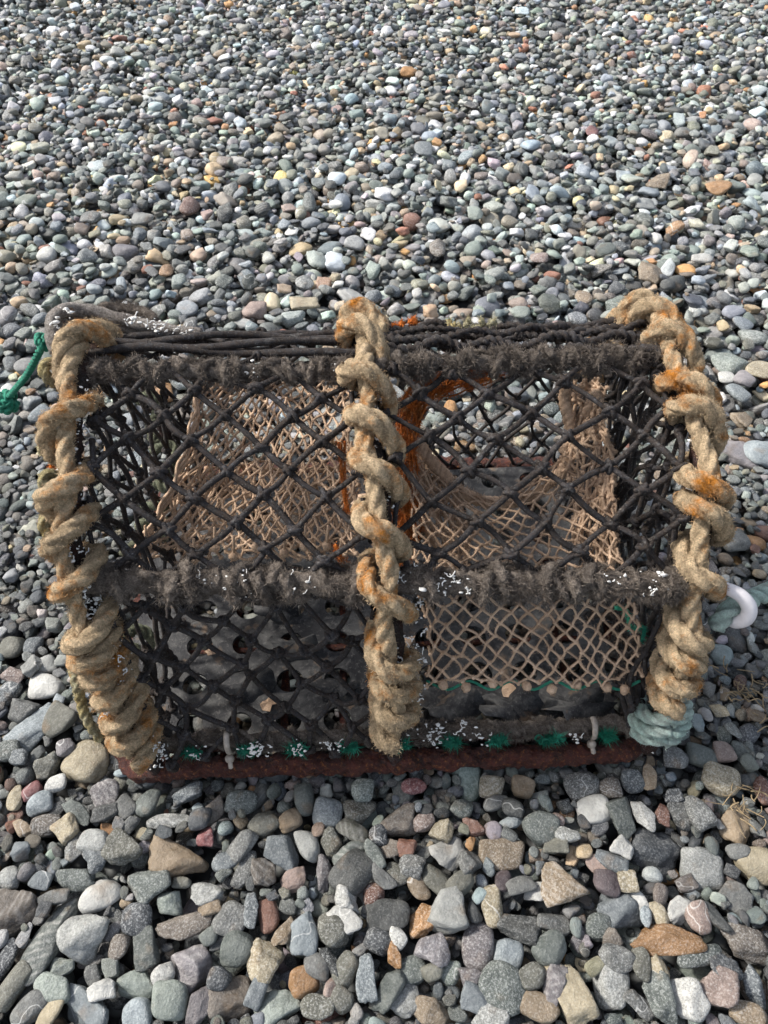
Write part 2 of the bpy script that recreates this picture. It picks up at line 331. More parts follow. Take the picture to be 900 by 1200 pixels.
STONES = """
37 927 22 18 40 red r *crimson pebble
46 941 29 24 20 paleblue r pale blue flat stone with a dark pit
66 918 23 18 5 white r small white stone with dark pits
17 936 27 17 105 cream r tan bean shaped pebble
91 953 38 18 -45 green a blue green slab lying aslant
122 930 32 27 10 mauve a layered mauve grey stone
147 946 26 21 -40 grey r plain grey egg shaped pebble
172 940 30 24 80 green r smooth greenish grey oval stone
29 971 24 17 -50 tan a small two tone tan block
53 967 32 23 0 brown r mottled brown grey stone
78 970 28 26 -40 cream a *cream wedge with a flat face
123 953 28 19 10 dk a knobbly dark speckled stone
152 968 26 14 50 grey a curved grey horn shaped stone
90 992 36 22 80 pale a pale kidney shaped stone
112 987 34 26 -20 pale r pale pitted oval stone
142 997 42 32 -35 olive a dark olive block with square ends
108 1009 30 24 -20 bluegrey a blue speckled chip
25 998 22 20 0 bluegrey a squarish blue grey stone
86 1032 52 22 2 green a *long green grey bar shaped stone
117 1049 46 32 25 white r *large smooth white oval stone
10 1028 24 24 0 pale r round pale speckled stone
17 1066 50 54 -60 brown a large brown blue banded stone
48 1032 24 18 -15 bluegrey r dark blue grey oval pebble
62 1052 36 16 12 grey r flat grey lens shaped stone
57 1102 94 36 65 green a *longest ridged green grey stone
95 1096 50 47 -20 pale a *big square pale speckled stone
72 1135 27 22 0 palegreen a small pale green block
62 1159 45 27 -20 palegreen r pale green tapered stone
104 1181 54 38 -8 paleblue a large lavender blue angular stone
119 1160 32 20 10 white a white and grey lumpy stone
160 1078 34 34 0 dkblue r *dark navy rounded stone
139 1110 26 22 80 brown r small ginger brown egg pebble
160 1154 34 42 -80 palegreen a pale grey green pointed stone
161 1187 34 30 0 paleblue r pale blue rounded stone
15 1155 48 24 65 olive r tall olive grey stone
33 1182 40 28 30 grey r dull grey slanting stone
58 1188 34 22 75 cream r pale beige upright stone
6 1126 44 18 75 dkblue r narrow slate blue stone
170 1112 42 26 -70 green a two toned green grey stone
108 1143 22 16 -60 grey r little dark grey oval pebble
220 930 34 22 5 bluegrey a blue grey blocky stone
199 962 50 16 5 pale r *long white streaked cigar shaped stone
208 1007 68 40 -10 tan a *largest tan stone with a blocky outline
250 950 28 22 30 brown a rough brown stone
283 940 34 26 -5 green r dark green rounded stone
309 966 34 26 25 olive r olive grey egg shaped stone
241 980 21 19 -5 red a *rosy pink squarish chip
340 962 22 27 -50 tan r brown and white shell like pebble
330 1002 38 38 0 bluegrey a *blue grey granite cobble
344 1032 24 30 -70 pink a *peach coloured quartz lump
263 1010 28 21 30 bluegrey r teal grey oval pebble
288 1019 40 19 65 grey r upright grey finger shaped stone
309 1022 28 28 0 brown a brown layered angular stone
284 990 36 22 50 grey r grey green oblong stone
243 1047 35 26 10 pale a grey stone crossed by a white band
200 1057 30 24 -5 palegreen a pale green triangular stone
213 1034 21 12 0 olive r tiny flat olive pebble
234 960 24 24 0 dkblue r dusky blue pebble
176 1034 34 44 -60 green a coarse green grey wedge
218 1086 66 28 5 brown a *long brown stone with a stepped edge
246 1065 26 14 20 tan a short beige stick shaped stone
270 1078 38 36 -20 grey r matt grey blunt stone
293 1067 36 19 85 bluegrey a narrow blue stone with a pale rim
315 1073 35 22 -75 redbrown r *glossy red brown oval pebble
278 1112 37 35 0 green r round dark green stone
224 1134 46 45 30 mauvepale a *mauve and white striped round stone
309 1126 44 44 0 cream a *beige angular cobble
191 1144 26 24 20 white r white double lobed pebble
199 1172 40 38 0 palegreen r pale green rounded cobble
270 1170 42 50 -80 brown a *large rounded brown cobble
235 1178 42 26 80 mauve a pinkish grey upright stone
256 1148 24 26 70 dkblue r small blue black oval pebble
324 1177 36 50 -60 palegreen a pale green jagged slab
333 1092 34 20 60 tan a tan grey narrow stone
302 1158 40 20 70 bluegrey r slate coloured narrow stone
357 937 34 22 -75 green r upright green grey oval stone
384 953 34 33 0 paleblue r *light blue rounded stone
421 952 38 27 0 olive a brown block flecked with white
425 926 25 25 0 palegreen r pale green grey pebble
414 973 38 20 -25 olive r olive lens shaped stone with streaks
467 961 30 40 -88 brown a *brown block like stone
497 963 24 20 0 pink r pinkish brown stone
361 991 36 24 -70 pale r *pale grey teardrop stone
390 988 30 27 80 olive a dark olive cone shaped stone
409 999 40 18 30 green a green stone with parallel ridges
414 1022 50 40 50 dk r *large dark grey oval stone
379 1024 38 17 85 mauve a dull mauve upright block
456 996 24 28 70 brown a knuckle shaped brown grey stone
477 993 22 20 0 redbrown a rusty brown chip
439 1001 34 16 -55 green r slim dark teal stone
464 1025 30 22 -40 olive r shiny olive pebble
482 1014 28 24 -20 grey a slate grey stone with a slanted face
526 1001 40 34 25 white a *white and grey flecked granite stone
438 1048 24 24 0 redbrown r reddish brown round pebble
491 1041 28 20 -60 tan r tan pink oval pebble
512 1032 40 22 -40 olive r long olive stone with a yellow flank
408 1054 30 26 -10 white a whitish green lumpy stone
443 978 20 22 0 dkblue r little navy pebble
447 1028 36 17 -45 grey a slanting slate sliver
485 921 28 18 -5 red r dark red wet looking stone
357 1094 44 32 85 paleblue a *pale blue pear shaped stone
390 1089 40 33 -40 olive r warm grey oval stone
405 1077 38 22 -40 white a white and grey crusted stone
455 1073 48 34 5 dk r broad dark grey humped stone
496 1081 38 31 75 ochre a *orange triangular stone
521 1069 42 46 -80 pale a large pale stone
444 1101 30 27 -30 dkblue r navy blue smooth pebble
466 1098 25 17 -60 white r *small cream white oval pebble
461 1120 28 15 -65 ochre a *little orange splinter
356 1150 34 31 10 ochre r *ochre smooth oval pebble
371 1132 26 30 80 grey r mid grey rounded stone
388 1128 34 16 -65 dk a black and white crooked stone
404 1138 38 24 60 olive r olive brown oval stone
428 1148 46 23 -80 paleblue a *frosty pale blue upright slab
482 1138 28 34 -70 green r smooth green grey oval stone
510 1111 34 38 60 mauvepale a pale grey veined stone
456 1160 50 24 55 green a *long green split stone
387 1160 24 14 75 pink r *small pink bean pebble
400 1172 24 26 60 olive r small dark olive stone
372 1180 38 24 -10 olive r mossy olive domed stone
478 1174 38 27 45 pale a grey stone with white crusted edge
504 1186 40 28 -40 tan a coarse sandy brown stone
507 1139 18 24 -70 olive r small olive grey pebble
576 923 24 27 80 cream r beige stone with a curled ridge
612 922 22 26 70 tan r yellowish brown stone
683 922 40 31 10 grey r wide smooth grey stone
601 962 36 14 20 paleblue a *pale blue tapered stone like a peg
633 972 34 40 80 green r *large smooth grey green stone
587 1002 50 34 -8 tan r *broad tan rounded stone
549 1009 26 28 -60 grey a dark grey blunt stone
539 1036 24 32 -70 olive r olive brown oval stone
590 1032 19 22 0 maroon r *round maroon pebble
628 1046 20 28 -80 white a *bright white quartz pebble
657 1033 50 43 15 tan a *big olive tan layered stone
610 1037 18 32 -75 grey r upright grey oval pebble
654 960 16 12 -30 pink r tiny pink pebble
663 978 18 28 -80 pale a light speckled narrow stone
652 992 18 28 80 olive a olive brown pointed stone
581 940 29 16 20 grey r mid grey potato shaped stone
541 947 20 24 70 green r dark green small stone
520 972 24 26 -30 cream a olive cream angular pebble
601 946 24 20 -10 dk r dark rounded stone
551 988 16 10 65 ochre a tiny orange amber chip
555 969 24 17 -60 redbrown a rust brown angular stone
576 1062 42 24 95 cream r *tall cream and pink stone
610 1089 52 31 -10 dk a *dark speckled broad stone
648 1080 38 23 -15 grey a grey stone with pale corner
560 1107 50 35 85 mauve r *tall warm grey egg shaped stone
595 1122 36 32 80 paleblue r *pale aqua blunt stone
589 1160 54 51 -30 green r *very large smooth green slate stone
528 1141 26 22 80 palegreen r pale olive cylinder shaped pebble
553 1143 28 22 10 mauve a dark purple grey stone
559 1172 36 27 -20 bluegrey a blue white speckled stone
575 1190 42 30 -5 pale a whitish squared stone
645 1112 38 31 40 green r grey green stone with a raised edge
624 1144 26 32 -80 olive r olive grey rounded pebble
648 1154 52 23 57 mauve a *layered mauve shard
670 1164 66 38 -72 cream a *big yellow beige faceted stone
632 1181 42 29 -30 tan r tan orange lumpy stone
722 1065 50 44 -60 bluegrey a *blue granite heart shaped stone
749 1055 26 15 -65 white r *upper slim white quartz pebble
796 1067 34 24 35 white a *white chunky quartz stone
757 1074 22 13 80 paleblue r glassy bluish white pebble
773 1072 28 17 -75 cream r white pebble with a tan top
780 1101 80 33 5 ochre a *big flat orange ochre stone
819 1076 32 26 -75 pink r pinkish grey egg shaped stone
701 1087 26 30 80 green r bottle green rounded stone
719 1100 22 20 -20 brown a brown angular pebble
717 1153 50 39 80 pale r *large pale grey egg shaped stone
723 1123 38 28 -30 grey r dull grey oval stone
751 1129 34 20 80 olive r upright grey olive stone
772 1138 27 23 -50 cream a cream chipped pebble
775 1170 56 32 -72 green a *long green triangular stone
807 1170 44 38 -30 white a dark stone splashed with white
840 1156 42 41 -20 pink a *peach orange angular stone
875 1106 64 34 -10 brown a *long wide brown grey stone
820 1121 52 19 10 green r long dark green lens stone
849 1135 38 28 -35 dkblue a dark navy blocky stone
862 1053 40 31 -30 grey a dark grey cobble
885 1156 42 29 75 bluegrey a blue grey upright cobble
878 1189 44 26 -20 tan r tan speckled rounded stone
750 1178 36 20 -50 grey a light grey slanting sliver
836 1075 40 20 -60 dk a black pointed stone
823 886 27 34 85 green r blunt grey green cobble
849 881 24 22 0 pink r *round pink stone
844 914 40 35 -15 cream r *large cream tan cobble
862 963 48 32 62 tan a *golden brown rough stone
768 996 56 51 -20 dkblue a *largest blue grey speckled boulder
822 1019 44 48 80 pale r *big round pale grey stone
885 1015 44 40 0 cream r cream stone with a rusty middle
696 949 38 30 5 white r *white ribbed shell like stone
729 960 46 29 -80 green a upright green grey slab
756 958 34 22 -80 white a white pitted chunk
775 955 26 17 80 redbrown a red brown angular pebble
800 955 34 28 -70 dk r black spotted round stone
818 952 38 27 -70 grey r dark grey oval stone
702 1013 30 19 -5 pink r *salmon pink oblong pebble
719 1007 38 26 -40 bluegrey a blue grey square chip
729 993 28 22 -20 white a pale crumbly stone
711 1035 30 26 -10 maroon r maroon speckled stone
741 916 26 24 0 bluegrey r round dusky blue stone
715 924 24 22 0 brown r dark brown rough pebble
761 911 28 15 78 tan r narrow beige upright pebble
789 933 20 14 5 dkblue a small navy rectangular block
792 888 28 24 -10 grey r grey domed stone
893 927 30 17 75 redbrown r red brown upright stone
735 1034 22 22 0 cream a olive yellow mottled pebble
866 997 26 16 10 grey r small grey loaf shaped pebble
42 856 62 32 42 paleblue a *big pale blue grey angular stone
53 804 42 29 -5 white r *large whitish oval stone
26 832 34 25 -15 grey a grey irregular stone
54 779 26 18 10 pale r pale wedge shaped stone
8 812 30 22 70 bluegrey r teal grey stone
14 759 27 26 0 olive r dark olive round stone
39 758 20 20 0 bluegrey r small round blue grey pebble
102 892 48 43 -15 cream r *big cream mottled boulder
68 846 34 34 60 olive r dark olive cobble
77 876 20 18 20 mauvepale r lavender disc shaped pebble
9 880 28 24 20 green r dark green stone
23 888 18 18 0 bluegrey r little teal round pebble
56 899 28 24 35 olive a olive grey block
37 781 22 18 60 pale a pale speckled square pebble
15 791 25 15 -15 pink a pinkish white stone
855 425 36 24 10 palegreen r *large pale green oval stone
865 460 21 15 -55 paleblue r *bright pale blue oval pebble
866 533 46 30 -25 mauvepale a *pale mauve angular stone
893 532 28 38 80 paleblue r pale blue green cobble
871 494 21 22 0 tan a square tan stone
890 434 27 19 -20 cream r cream lumpy stone
852 442 18 13 0 white r whitish flat pebble
872 444 19 17 30 mauvepale r lavender grey pebble
885 636 24 15 -5 ochre r *rust orange pebble
862 635 30 22 10 grey r mid grey rounded cobble
357 355 32 15 5 cream a *cream oblong stone with brown banding
298 363 27 20 0 pink r *rosy pink stone
357 331 20 14 5 pale r light grey blunt stone
222 242 20 21 0 redbrown r *reddish brown rounded stone
195 317 15 14 0 ochre r *small tan orange round pebble
167 256 24 12 0 pale r pale flat oval pebble
106 254 22 13 0 grey r flat grey wide pebble
610 366 22 15 0 palegreen r *pale aqua rounded pebble
692 78 0 0 0 grey r skip
513 292 18 17 0 brown r brown round pebble
632 302 20 11 0 pink r pink oval pebble
762 320 28 22 -20 tan a beige angular stone
823 302 22 9 -10 white r white sliver pebble
791 268 20 13 0 ochre a orange brown chip
772 214 28 15 0 tan a broad tan stone
842 219 26 14 10 ochre r gingery stone
557 250 17 13 0 palegreen r small minty pebble
497 175 20 14 5 bluegrey r dusky teal stone
694 154 14 10 0 red r *tiny dark red pebble
"""
# ------------------------------------------------------------------ stones
import bmesh
def sphere(sub):
    bm = bmesh.new(); bmesh.ops.create_icosphere(bm, subdivisions=sub, radius=1); bm.verts.ensure_lookup_table()
    V = np.array([v.co[:] for v in bm.verts]); V /= np.linalg.norm(V, axis=1)[:, None]
    F = np.array([[q.index for q in f.verts] for f in bm.faces]); bm.free(); return V, F
SPH = {k: sphere(k) for k in (3, 4)}
def stone_shape(g, kind, sub=4):
    """Worn polyhedron: soft intersection of random half-spaces, fitted to a unit box."""
    V, F = SPH[sub]
    if kind == 'r': n, p, lo, na = g.integers(16, 26), g.uniform(7, 12), .80, .018
    else: n, p, lo, na = g.integers(7, 12), g.uniform(22, 60), .60, .030
    D = g.normal(size=(n, 3)); D /= np.linalg.norm(D, axis=1)[:, None]
    D = np.vstack([D, np.eye(3), -np.eye(3)])
    H = np.r_[g.uniform(lo, 1, n), g.uniform(.85, 1, 6) if kind == 'r' else g.uniform(.95, 1.35, 6)]
    q = np.maximum(V@D.T, 1e-4)/H
    r = (q**p).sum(1)**(-1/p)
    X = V*r[:, None]
    K = g.normal(size=(8, 3))*2.2; ph = g.uniform(0, 6.28, 8)
    X = X*(1+na*np.sin(V@K.T+ph).sum(1)[:, None]*1.1)
    K = g.normal(size=(10, 3))*(7 if kind == 'r' else 9); ph = g.uniform(0, 6.28, 10)
    X = X*(1+(.004 if kind == 'r' else .009)*np.sin(V@K.T+ph).sum(1)[:, None])
    mn, mx = X.min(0), X.max(0)
    return (X-(mn+mx)/2)/((mx-mn)/2), F

PAL = dict(dk=(.045, .05, .05), dkblue=(.055, .068, .09), green=(.115, .145, .13), grey=(.16, .165, .16), bluegrey=(.15, .185, .215),
           pale=(.38, .39, .375), white=(.62, .61, .58), tan=(.34, .25, .16), ochre=(.46, .24, .09), brown=(.19, .14, .10), red=(.26, .07, .075),
           redbrown=(.22, .085, .05), maroon=(.13, .07, .085), mauve=(.18, .15, .165), mauvepale=(.33, .29, .32), pink=(.40, .25, .20), olive=(.155, .15, .105),
           cream=(.46, .39, .27), paleblue=(.31, .38, .43), palegreen=(.28, .34, .295))
for _n in PAL:
    _c = np.array(PAL[_n]); _l = _c@np.array([.3, .6, .1]); _s = 1.08 if _n in ('ochre', 'red', 'tan', 'cream', 'redbrown') else .72
    PAL[_n] = tuple((_l+(_c-_l)*_s)*np.array([1.0, 1.0, .965])*(.86 if _l < .12 else 1.0))
MATS_T = stone_material('beach_stone', False); MATS_I = stone_material('beach_gravel', True)

# height field of the bed
GX0, GX1, GY0, GY1, GS = -2.8, 2.8, -.30, 4.1, .004
nx, ny = int((GX1-GX0)/GS), int((GY1-GY0)/GS)
BED = -.046
H = np.full((nx, ny), BED); LOCK = np.zeros((nx, ny), bool)
def under_pot(x, y): return -.39 < x < .41 and .350 < y < .97
def rotm(yaw, tilt, tdir):
    c, s = math.cos(yaw), math.sin(yaw); Z = np.array([[c, -s, 0], [s, c, 0], [0, 0, 1.]])
    ax = np.array([math.cos(tdir), math.sin(tdir), 0]); ct, st = math.cos(tilt), math.sin(tilt)
    K = np.array([[0, 0, ax[1]], [0, 0, -ax[0]], [-ax[1], ax[0], 0]])
    return (np.eye(3)+st*K+(1-ct)*K@K)@Z
def window(x, y, rad):
    i0 = max(0, int((x-rad-GX0)/GS)); i1 = min(nx, int((x+rad-GX0)/GS)+2)
    j0 = max(0, int((y-rad-GY0)/GS)); j1 = min(ny, int((y+rad-GY0)/GS)+2)
    return i0, i1, j0, j1
def surf(x, y, Rm, ax):
    """Footprint mask and lower/upper half heights of a tilted ellipsoid on the grid."""
    rad = max(ax[0], ax[1]); i0, i1, j0, j1 = window(x, y, rad)
    dx = (GX0+(np.arange(i0, i1)+.5)*GS-x)[:, None]; dy = (GY0+(np.arange(j0, j1)+.5)*GS-y)[None]
    Q = Rm@np.diag(1/np.asarray(ax)**2)@Rm.T
    a = Q[2, 2]; b = Q[0, 2]*dx+Q[1, 2]*dy; c = Q[0, 0]*dx*dx+2*Q[0, 1]*dx*dy+Q[1, 1]*dy*dy-1
    disc = b*b-a*c; msk = disc > 0; sq = np.sqrt(np.maximum(disc, 0))
    return (i0, i1, j0, j1), msk, (-b-sq)/a, (-b+sq)/a

pal_names = ['dk', 'dkblue', 'green', 'grey', 'bluegrey', 'pale', 'white', 'tan', 'ochre', 'brown', 'redbrown', 'mauve', 'mauvepale', 'pink', 'olive', 'cream', 'paleblue', 'palegreen']
pal_w = np.array([.09, .07, .17, .17, .12, .075, .018, .045, .012, .060, .010, .018, .012, .007, .075, .022, .045, .06]); pal_w /= pal_w.sum()
inst = []
NP = 28
gp = np.random.default_rng(11)
proto_kind = ['r' if k < 13 else 'a' for k in range(NP)]
def drop(x, y, ax, yaw, tilt, tdir):
    Rm = rotm(yaw, tilt, tdir); (i0, i1, j0, j1), msk, lo, hi = surf(x, y, Rm, ax)
    if msk.sum() < 2: return None
    h = H[i0:i1, j0:j1]
    z = np.partition((h-lo)[msk], -2)[-2]      # allow one cell of overlap: stones nest
    return z, Rm, (i0, i1, j0, j1), msk, hi
def commit(x, y, z, ax, rm, w, msk, hi, lock=False):
    i0, i1, j0, j1 = w
    h = H[i0:i1, j0:j1]; h[msk] = np.maximum(h[msk], (z+hi)[msk])
    if lock: LOCK[i0:i1, j0:j1] |= msk
def fill(n, ztop, lo_a, hi_a, med, tries=4, respect=False, near=None):
    fails = 0
    for _ in range(n):
        a = float(np.clip(med*math.exp(rng.normal(0, .42)), lo_a, hi_a))
        b = a*rng.uniform(.62, .95); c = b*rng.uniform(.42, .85)
        best = None
        yaw = rng.uniform(0, 6.28); tilt = abs(rng.normal(0, .30)); td = rng.uniform(0, 6.28)
        for k in range(tries):
            u = rng.uniform()
            y = GY0+.06+4.17*u if near is None else .10+near*u
            hw = .92+.44*y if near is None else .50+.35*y
            x = rng.uniform(-hw, hw)
            if respect:
                ii, jj = int((x-GX0)/GS), int((y-GY0)/GS)
                if LOCK[ii, jj]: continue
            q = 1-.22*min(max((y-.9)/1.6, 0), 1)
            r_ = drop(x, y, (a*q, b*q, c*q), yaw, tilt, td)
            if r_ is None: continue
            z = r_[0]; lim = ztop if not under_pot(x, y) else (-.026 if -.34 < x < .33 and .43 < y < .90 else -.006)
            top = z+c
            if top > lim: continue
            if respect:
                i0, i1, j0, j1 = r_[2]; m_ = r_[3]
                if (LOCK[i0:i1, j0:j1] & m_).sum() > .25*m_.sum(): continue
            if best is None or z < best[0][0]: best = (r_, x, y, q)
        if best is None: fails += 1; continue
        (z, rm, w_, m_, hi), x, y, q = best; a, b, c = a*q, b*q, c*q
        commit(x, y, z, (a, b, c), rm, w_, m_, hi)
        inst.append((x, y, z, a, b, c, yaw, tilt, td))
    return fails

import time
t0 = time.time()
f1 = fill(14000, -.012, .008, .028, .0175, tries=2)
# ---- the stones one can tell apart in the photograph
def parse():
    out = []
    for ln in STONES.strip().splitlines():
        p = ln.split(' ', 7)
        if p[7].strip() == 'skip': continue
        out.append((float(p[0]), float(p[1]), float(p[2]), float(p[3]), float(p[4]), p[5], p[6], p[7].strip()))
    return out
ST = parse()
LAND = [(s[0], s[1], s[7][1:]) for s in ST if s[7].startswith('*')]
def relation(px, py, me):
    best = None
    for x, y, t in LAND:
        d = math.hypot(x-px, y-py)
        if t == me or d < 1: continue
        if best is None or d < best[0]: best = (d, x, y, t)
    d, x, y, t = best; dx, dy = px-x, py-y
    h = 'right' if dx > 0 else 'left'; v = 'below' if dy > 0 else 'above'
    if abs(dx) > 2.2*abs(dy): w_ = h+' of'
    elif abs(dy) > 2.2*abs(dx): w_ = v
    else: w_ = v+' and '+h+' of'
    if d < 45: w_ = 'just '+w_
    return w_+' the '+t
def words(s): return len(s.split())
def trim(t):
    for a_ in (' with a blocky outline', ' with a stepped edge', ' with parallel ridges', ' with brown banding', ' like a peg', ' with a flat face', ' with a pale rim'):
        t = t.replace(a_, '')
    return t
used = set()
for idx, (px, py, w_, h_, ang, col, kind, phr) in enumerate(ST):
    me = phr.lstrip('*').strip()
    g = np.random.default_rng(1000+idx)
    th = R(ang)
    P0, d = ground(px, py, .004)
    t = (600-py)/FPX
    el = math.atan2(SP-t*CP, CP+t*SP)          # depression of the line of sight
    # apparent half sizes -> real half axes on the bed
    mx, my = w_/2*d/FPX, h_/2*d/FPX
    cthick = min(mx, my)*g.uniform(.55, .72)
    s_el = math.sin(el); c_el = math.cos(el)
    def real(m_, a_):      # m_ apparent half length along screen direction a_
        ex, ey = m_*math.cos(a_), m_*math.sin(a_)
        vv = max(ey*ey-(cthick*c_el)**2*math.sin(a_)**2, (.35*ey)**2)
        return math.hypot(ex, math.sqrt(vv)/s_el), math.atan2(math.copysign(math.sqrt(vv)/s_el, ey) if abs(ey) > 1e-9 else 0, ex)
    A, yaw = real(mx, th); B_, _ = real(my, th+math.pi/2)
    A *= 1.06; B_ *= 1.06
    c = min(cthick, .8*min(A, B_))
    tilt = g.uniform(0, .12) if kind == 'r' else g.uniform(0, .2); td = g.uniform(0, 6.28)
    r_ = drop(P0[0], P0[1], (A, B_, c), yaw, tilt, td)
    z = min(max(r_[0]-.35*c, .006-c*.80), .012-c*.5)
    x, y = P0[0], P0[1]
    # recentre so that the projected centre lands on the photographed one
    for _ in range(2):
        qx, qy, _d = project((x, y, z)); G2, _d = ground(2*px-qx if _ == 0 else px, 2*py-qy if _ == 0 else py, z)
        x, y = float(G2[0]), float(G2[1])
        break
    G2, _d = ground(px, py, z); x, y = float(G2[0]), float(G2[1])
    r_ = drop(x, y, (A, B_, c), yaw, tilt, td)
    commit(x, y, z, (A, B_, c), r_[1], r_[2], r_[3], r_[4], True)
    X, F = stone_shape(g, 'r' if kind == 'r' else 'a', 4)
    X = X*np.array([A, B_, c])*1.03
    mb = MB(); mb.add(X, None, F)
    o = mb.build('stone', MATS_T)
    o.location = (x, y, z)
    o.rotation_euler = mathutils.Matrix(r_[1].tolist()).to_euler()
    cc = np.array(PAL[col])*g.uniform(.55, .88)
    band = 1.0 if any(k in me for k in ('striped', 'banded', 'layered', 'ridge', 'streak')) else .2
    o.color = (*[float(q) for q in cc], band)
    rel = relation(px, py, me)
    lab = me+' '+rel
    if words(lab) > 16: lab = me+' '+rel.replace('just ', '')
    if words(lab) > 16: lab = me+' '+trim(rel.replace('just ', ''))
    if words(lab) > 16: lab = trim(me)+' '+trim(rel.replace('just ', ''))
    if words(lab) > 16: print('LONG', lab)
    if lab in used: print('DUP', lab)
    used.add(lab)
    o['label'] = lab; o['category'] = 'stone'; o['group'] = 'larger stones lying on the shingle'
f2 = fill(16000, .008, .008, .032, .0165, tries=3, respect=True)
f3 = fill(17000, .012, .005, .018, .0105, tries=4, respect=True)
f4 = fill(11000, .011, .004, .012, .0072, tries=4, respect=True, near=.95)
print('stones', len(inst), f1, f2, f3, f4, 'time', round(time.time()-t0, 1))

pc = bpy.data.collections.new('pebble_shapes')
for k in range(NP):
    X, F = stone_shape(gp, proto_kind[k], 3)
    mb = MB(); mb.add(X*1.04, None, F); o = mb.build('pebble_shape', MATS_I)
    COL.objects.unlink(o); pc.objects.link(o)
    o.name = 'pebble_shape_%02d' % k
n = len(inst); A = np.array(inst)
me = bpy.data.meshes.new('gravel'); me.vertices.add(n); me.vertices.foreach_set('co', A[:, :3].ravel())
eul = np.array([list(mathutils.Matrix(rotm(*r[6:9]).tolist()).to_euler()) for r in inst])
for nm, ty, dat, key in (('rot', 'FLOAT_VECTOR', eul.ravel(), 'vector'), ('scl', 'FLOAT_VECTOR', A[:, 3:6].ravel(), 'vector'), ('pick', 'INT', rng.integers(0, NP, n).astype(np.int32), 'value')):
    at = me.attributes.new(nm, ty, 'POINT'); at.data.foreach_set(key, dat)
ci = rng.choice(len(pal_names), n, p=pal_w); C = np.array([PAL[p] for p in pal_names])[ci]
C = C*np.exp(rng.normal(0, .36, (n, 1)))*(1+rng.normal(0, .04, (n, 3)))
# gravel tint is darkest at the front and paler further up the beach
C = C*(.72+.80*np.clip((A[:, 1:2]-.7)/1.2, 0, 1))
C4 = np.concatenate([np.clip(C, .01, .75), (rng.uniform(size=(n, 1)) < .06)*1.0], 1)
at = me.attributes.new('tint', 'FLOAT_COLOR', 'POINT'); at.data.foreach_set('color', C4.ravel())
gv = bpy.data.objects.new('gravel', me); COL.objects.link(gv)
gv['kind'] = 'stuff'; gv['label'] = 'grey green shingle of small pebbles covering the beach'; gv['category'] = 'gravel'
ng = bpy.data.node_groups.new('scatter', 'GeometryNodeTree')
ng.interface.new_socket('Geometry', in_out='INPUT', socket_type='NodeSocketGeometry'); ng.interface.new_socket('Geometry', in_out='OUTPUT', socket_type='NodeSocketGeometry')
gi = ng.nodes.new('NodeGroupInput'); go = ng.nodes.new('NodeGroupOutput'); ip = ng.nodes.new('GeometryNodeInstanceOnPoints'); cn = ng.nodes.new('GeometryNodeCollectionInfo')
cn.inputs['Collection'].default_value = pc; cn.inputs['Separate Children'].default_value = True; cn.inputs['Reset Children'].default_value = True
def na(nm, ty):
    q = ng.nodes.new('GeometryNodeInputNamedAttribute'); q.data_type = ty; q.inputs['Name'].default_value = nm; return q.outputs['Attribute']
e2r = ng.nodes.new('FunctionNodeEulerToRotation'); ng.links.new(na('rot', 'FLOAT_VECTOR'), e2r.inputs[0])
ng.links.new(gi.outputs[0], ip.inputs['Points']); ng.links.new(cn.outputs[0], ip.inputs['Instance']); ip.inputs['Pick Instance'].default_value = True
ng.links.new(na('pick', 'INT'), ip.inputs['Instance Index']); ng.links.new(e2r.outputs[0], ip.inputs['Rotation']); ng.links.new(na('scl', 'FLOAT_VECTOR'), ip.inputs['Scale'])
ng.links.new(ip.outputs[0], go.inputs[0])
gv.modifiers.new('scatter', 'NODES').node_group = ng

mb = MB(); s_ = 60.
gx = np.array([[-s_, -s_, -.05], [s_, -s_, -.05], [s_, s_, -.05], [-s_, s_, -.05]]); mb.add(gx, [[0, 1, 2, 3]])
o = mb.build('ground', ground_mat()); o['kind'] = 'structure'
# ------------------------------------------------------------------ the pot
PC = np.array([.017, .66, 0.0]); PROT = R(2.4)
def tag(o, label=None, cat=None, group=None, kind=None):
    for k, v in (('label', label), ('category', cat), ('group', group), ('kind', kind)):
        if v: o[k] = v
    return o
pot = bpy.data.objects.new('lobster_pot', None); COL.objects.link(pot); pot.location = PC; pot.rotation_euler = (0, 0, PROT)
pot.empty_display_size = .1
tag(pot, 'weathered netted lobster creel with three rope wrapped hoops on the shingle', 'lobster pot')
def part(mb, name, mat, parent=None, label=None):
    o = mb.build(name, M[mat], parent or pot, PC, PROT)
    if label: o['label'] = label
    return o
# D-shaped section in (y, z), front foot -> over the top -> back foot
SEC = smooth_path([(.398, .02, 0), (.425, .12, 0), (.485, .288, 0), (.575, .385, 0), (.700, .428, 0), (.795, .402, 0), (.862, .320, 0), (.902, .19, 0), (.915, .02, 0)], 24)[:, :2]
_d = np.r_[0, np.cumsum(np.linalg.norm(np.diff(SEC, axis=0), axis=1))]; SLEN = _d[-1]; SU = _d/SLEN
def sec(u): return np.stack([np.interp(u, SU, SEC[:, 0]), np.interp(u, SU, SEC[:, 1])], -1)
def wrot(P):
    P = np.asarray(P, float)-PC; c, s = math.cos(PROT), math.sin(PROT)
    return np.stack([P[..., 0]*c-P[..., 1]*s, P[..., 0]*s+P[..., 1]*c, P[..., 2]], -1)+PC
HX = {'l': lambda u: -.308-.034*np.clip(u/.33, 0, 1), 'm': lambda u: .004-.022*np.clip((u-.2)/.3, 0, 1), 'r': lambda u: .338+.008*np.clip(u/.2, 0, 1)-.022*np.clip((u-.45)/.25, 0, 1)}
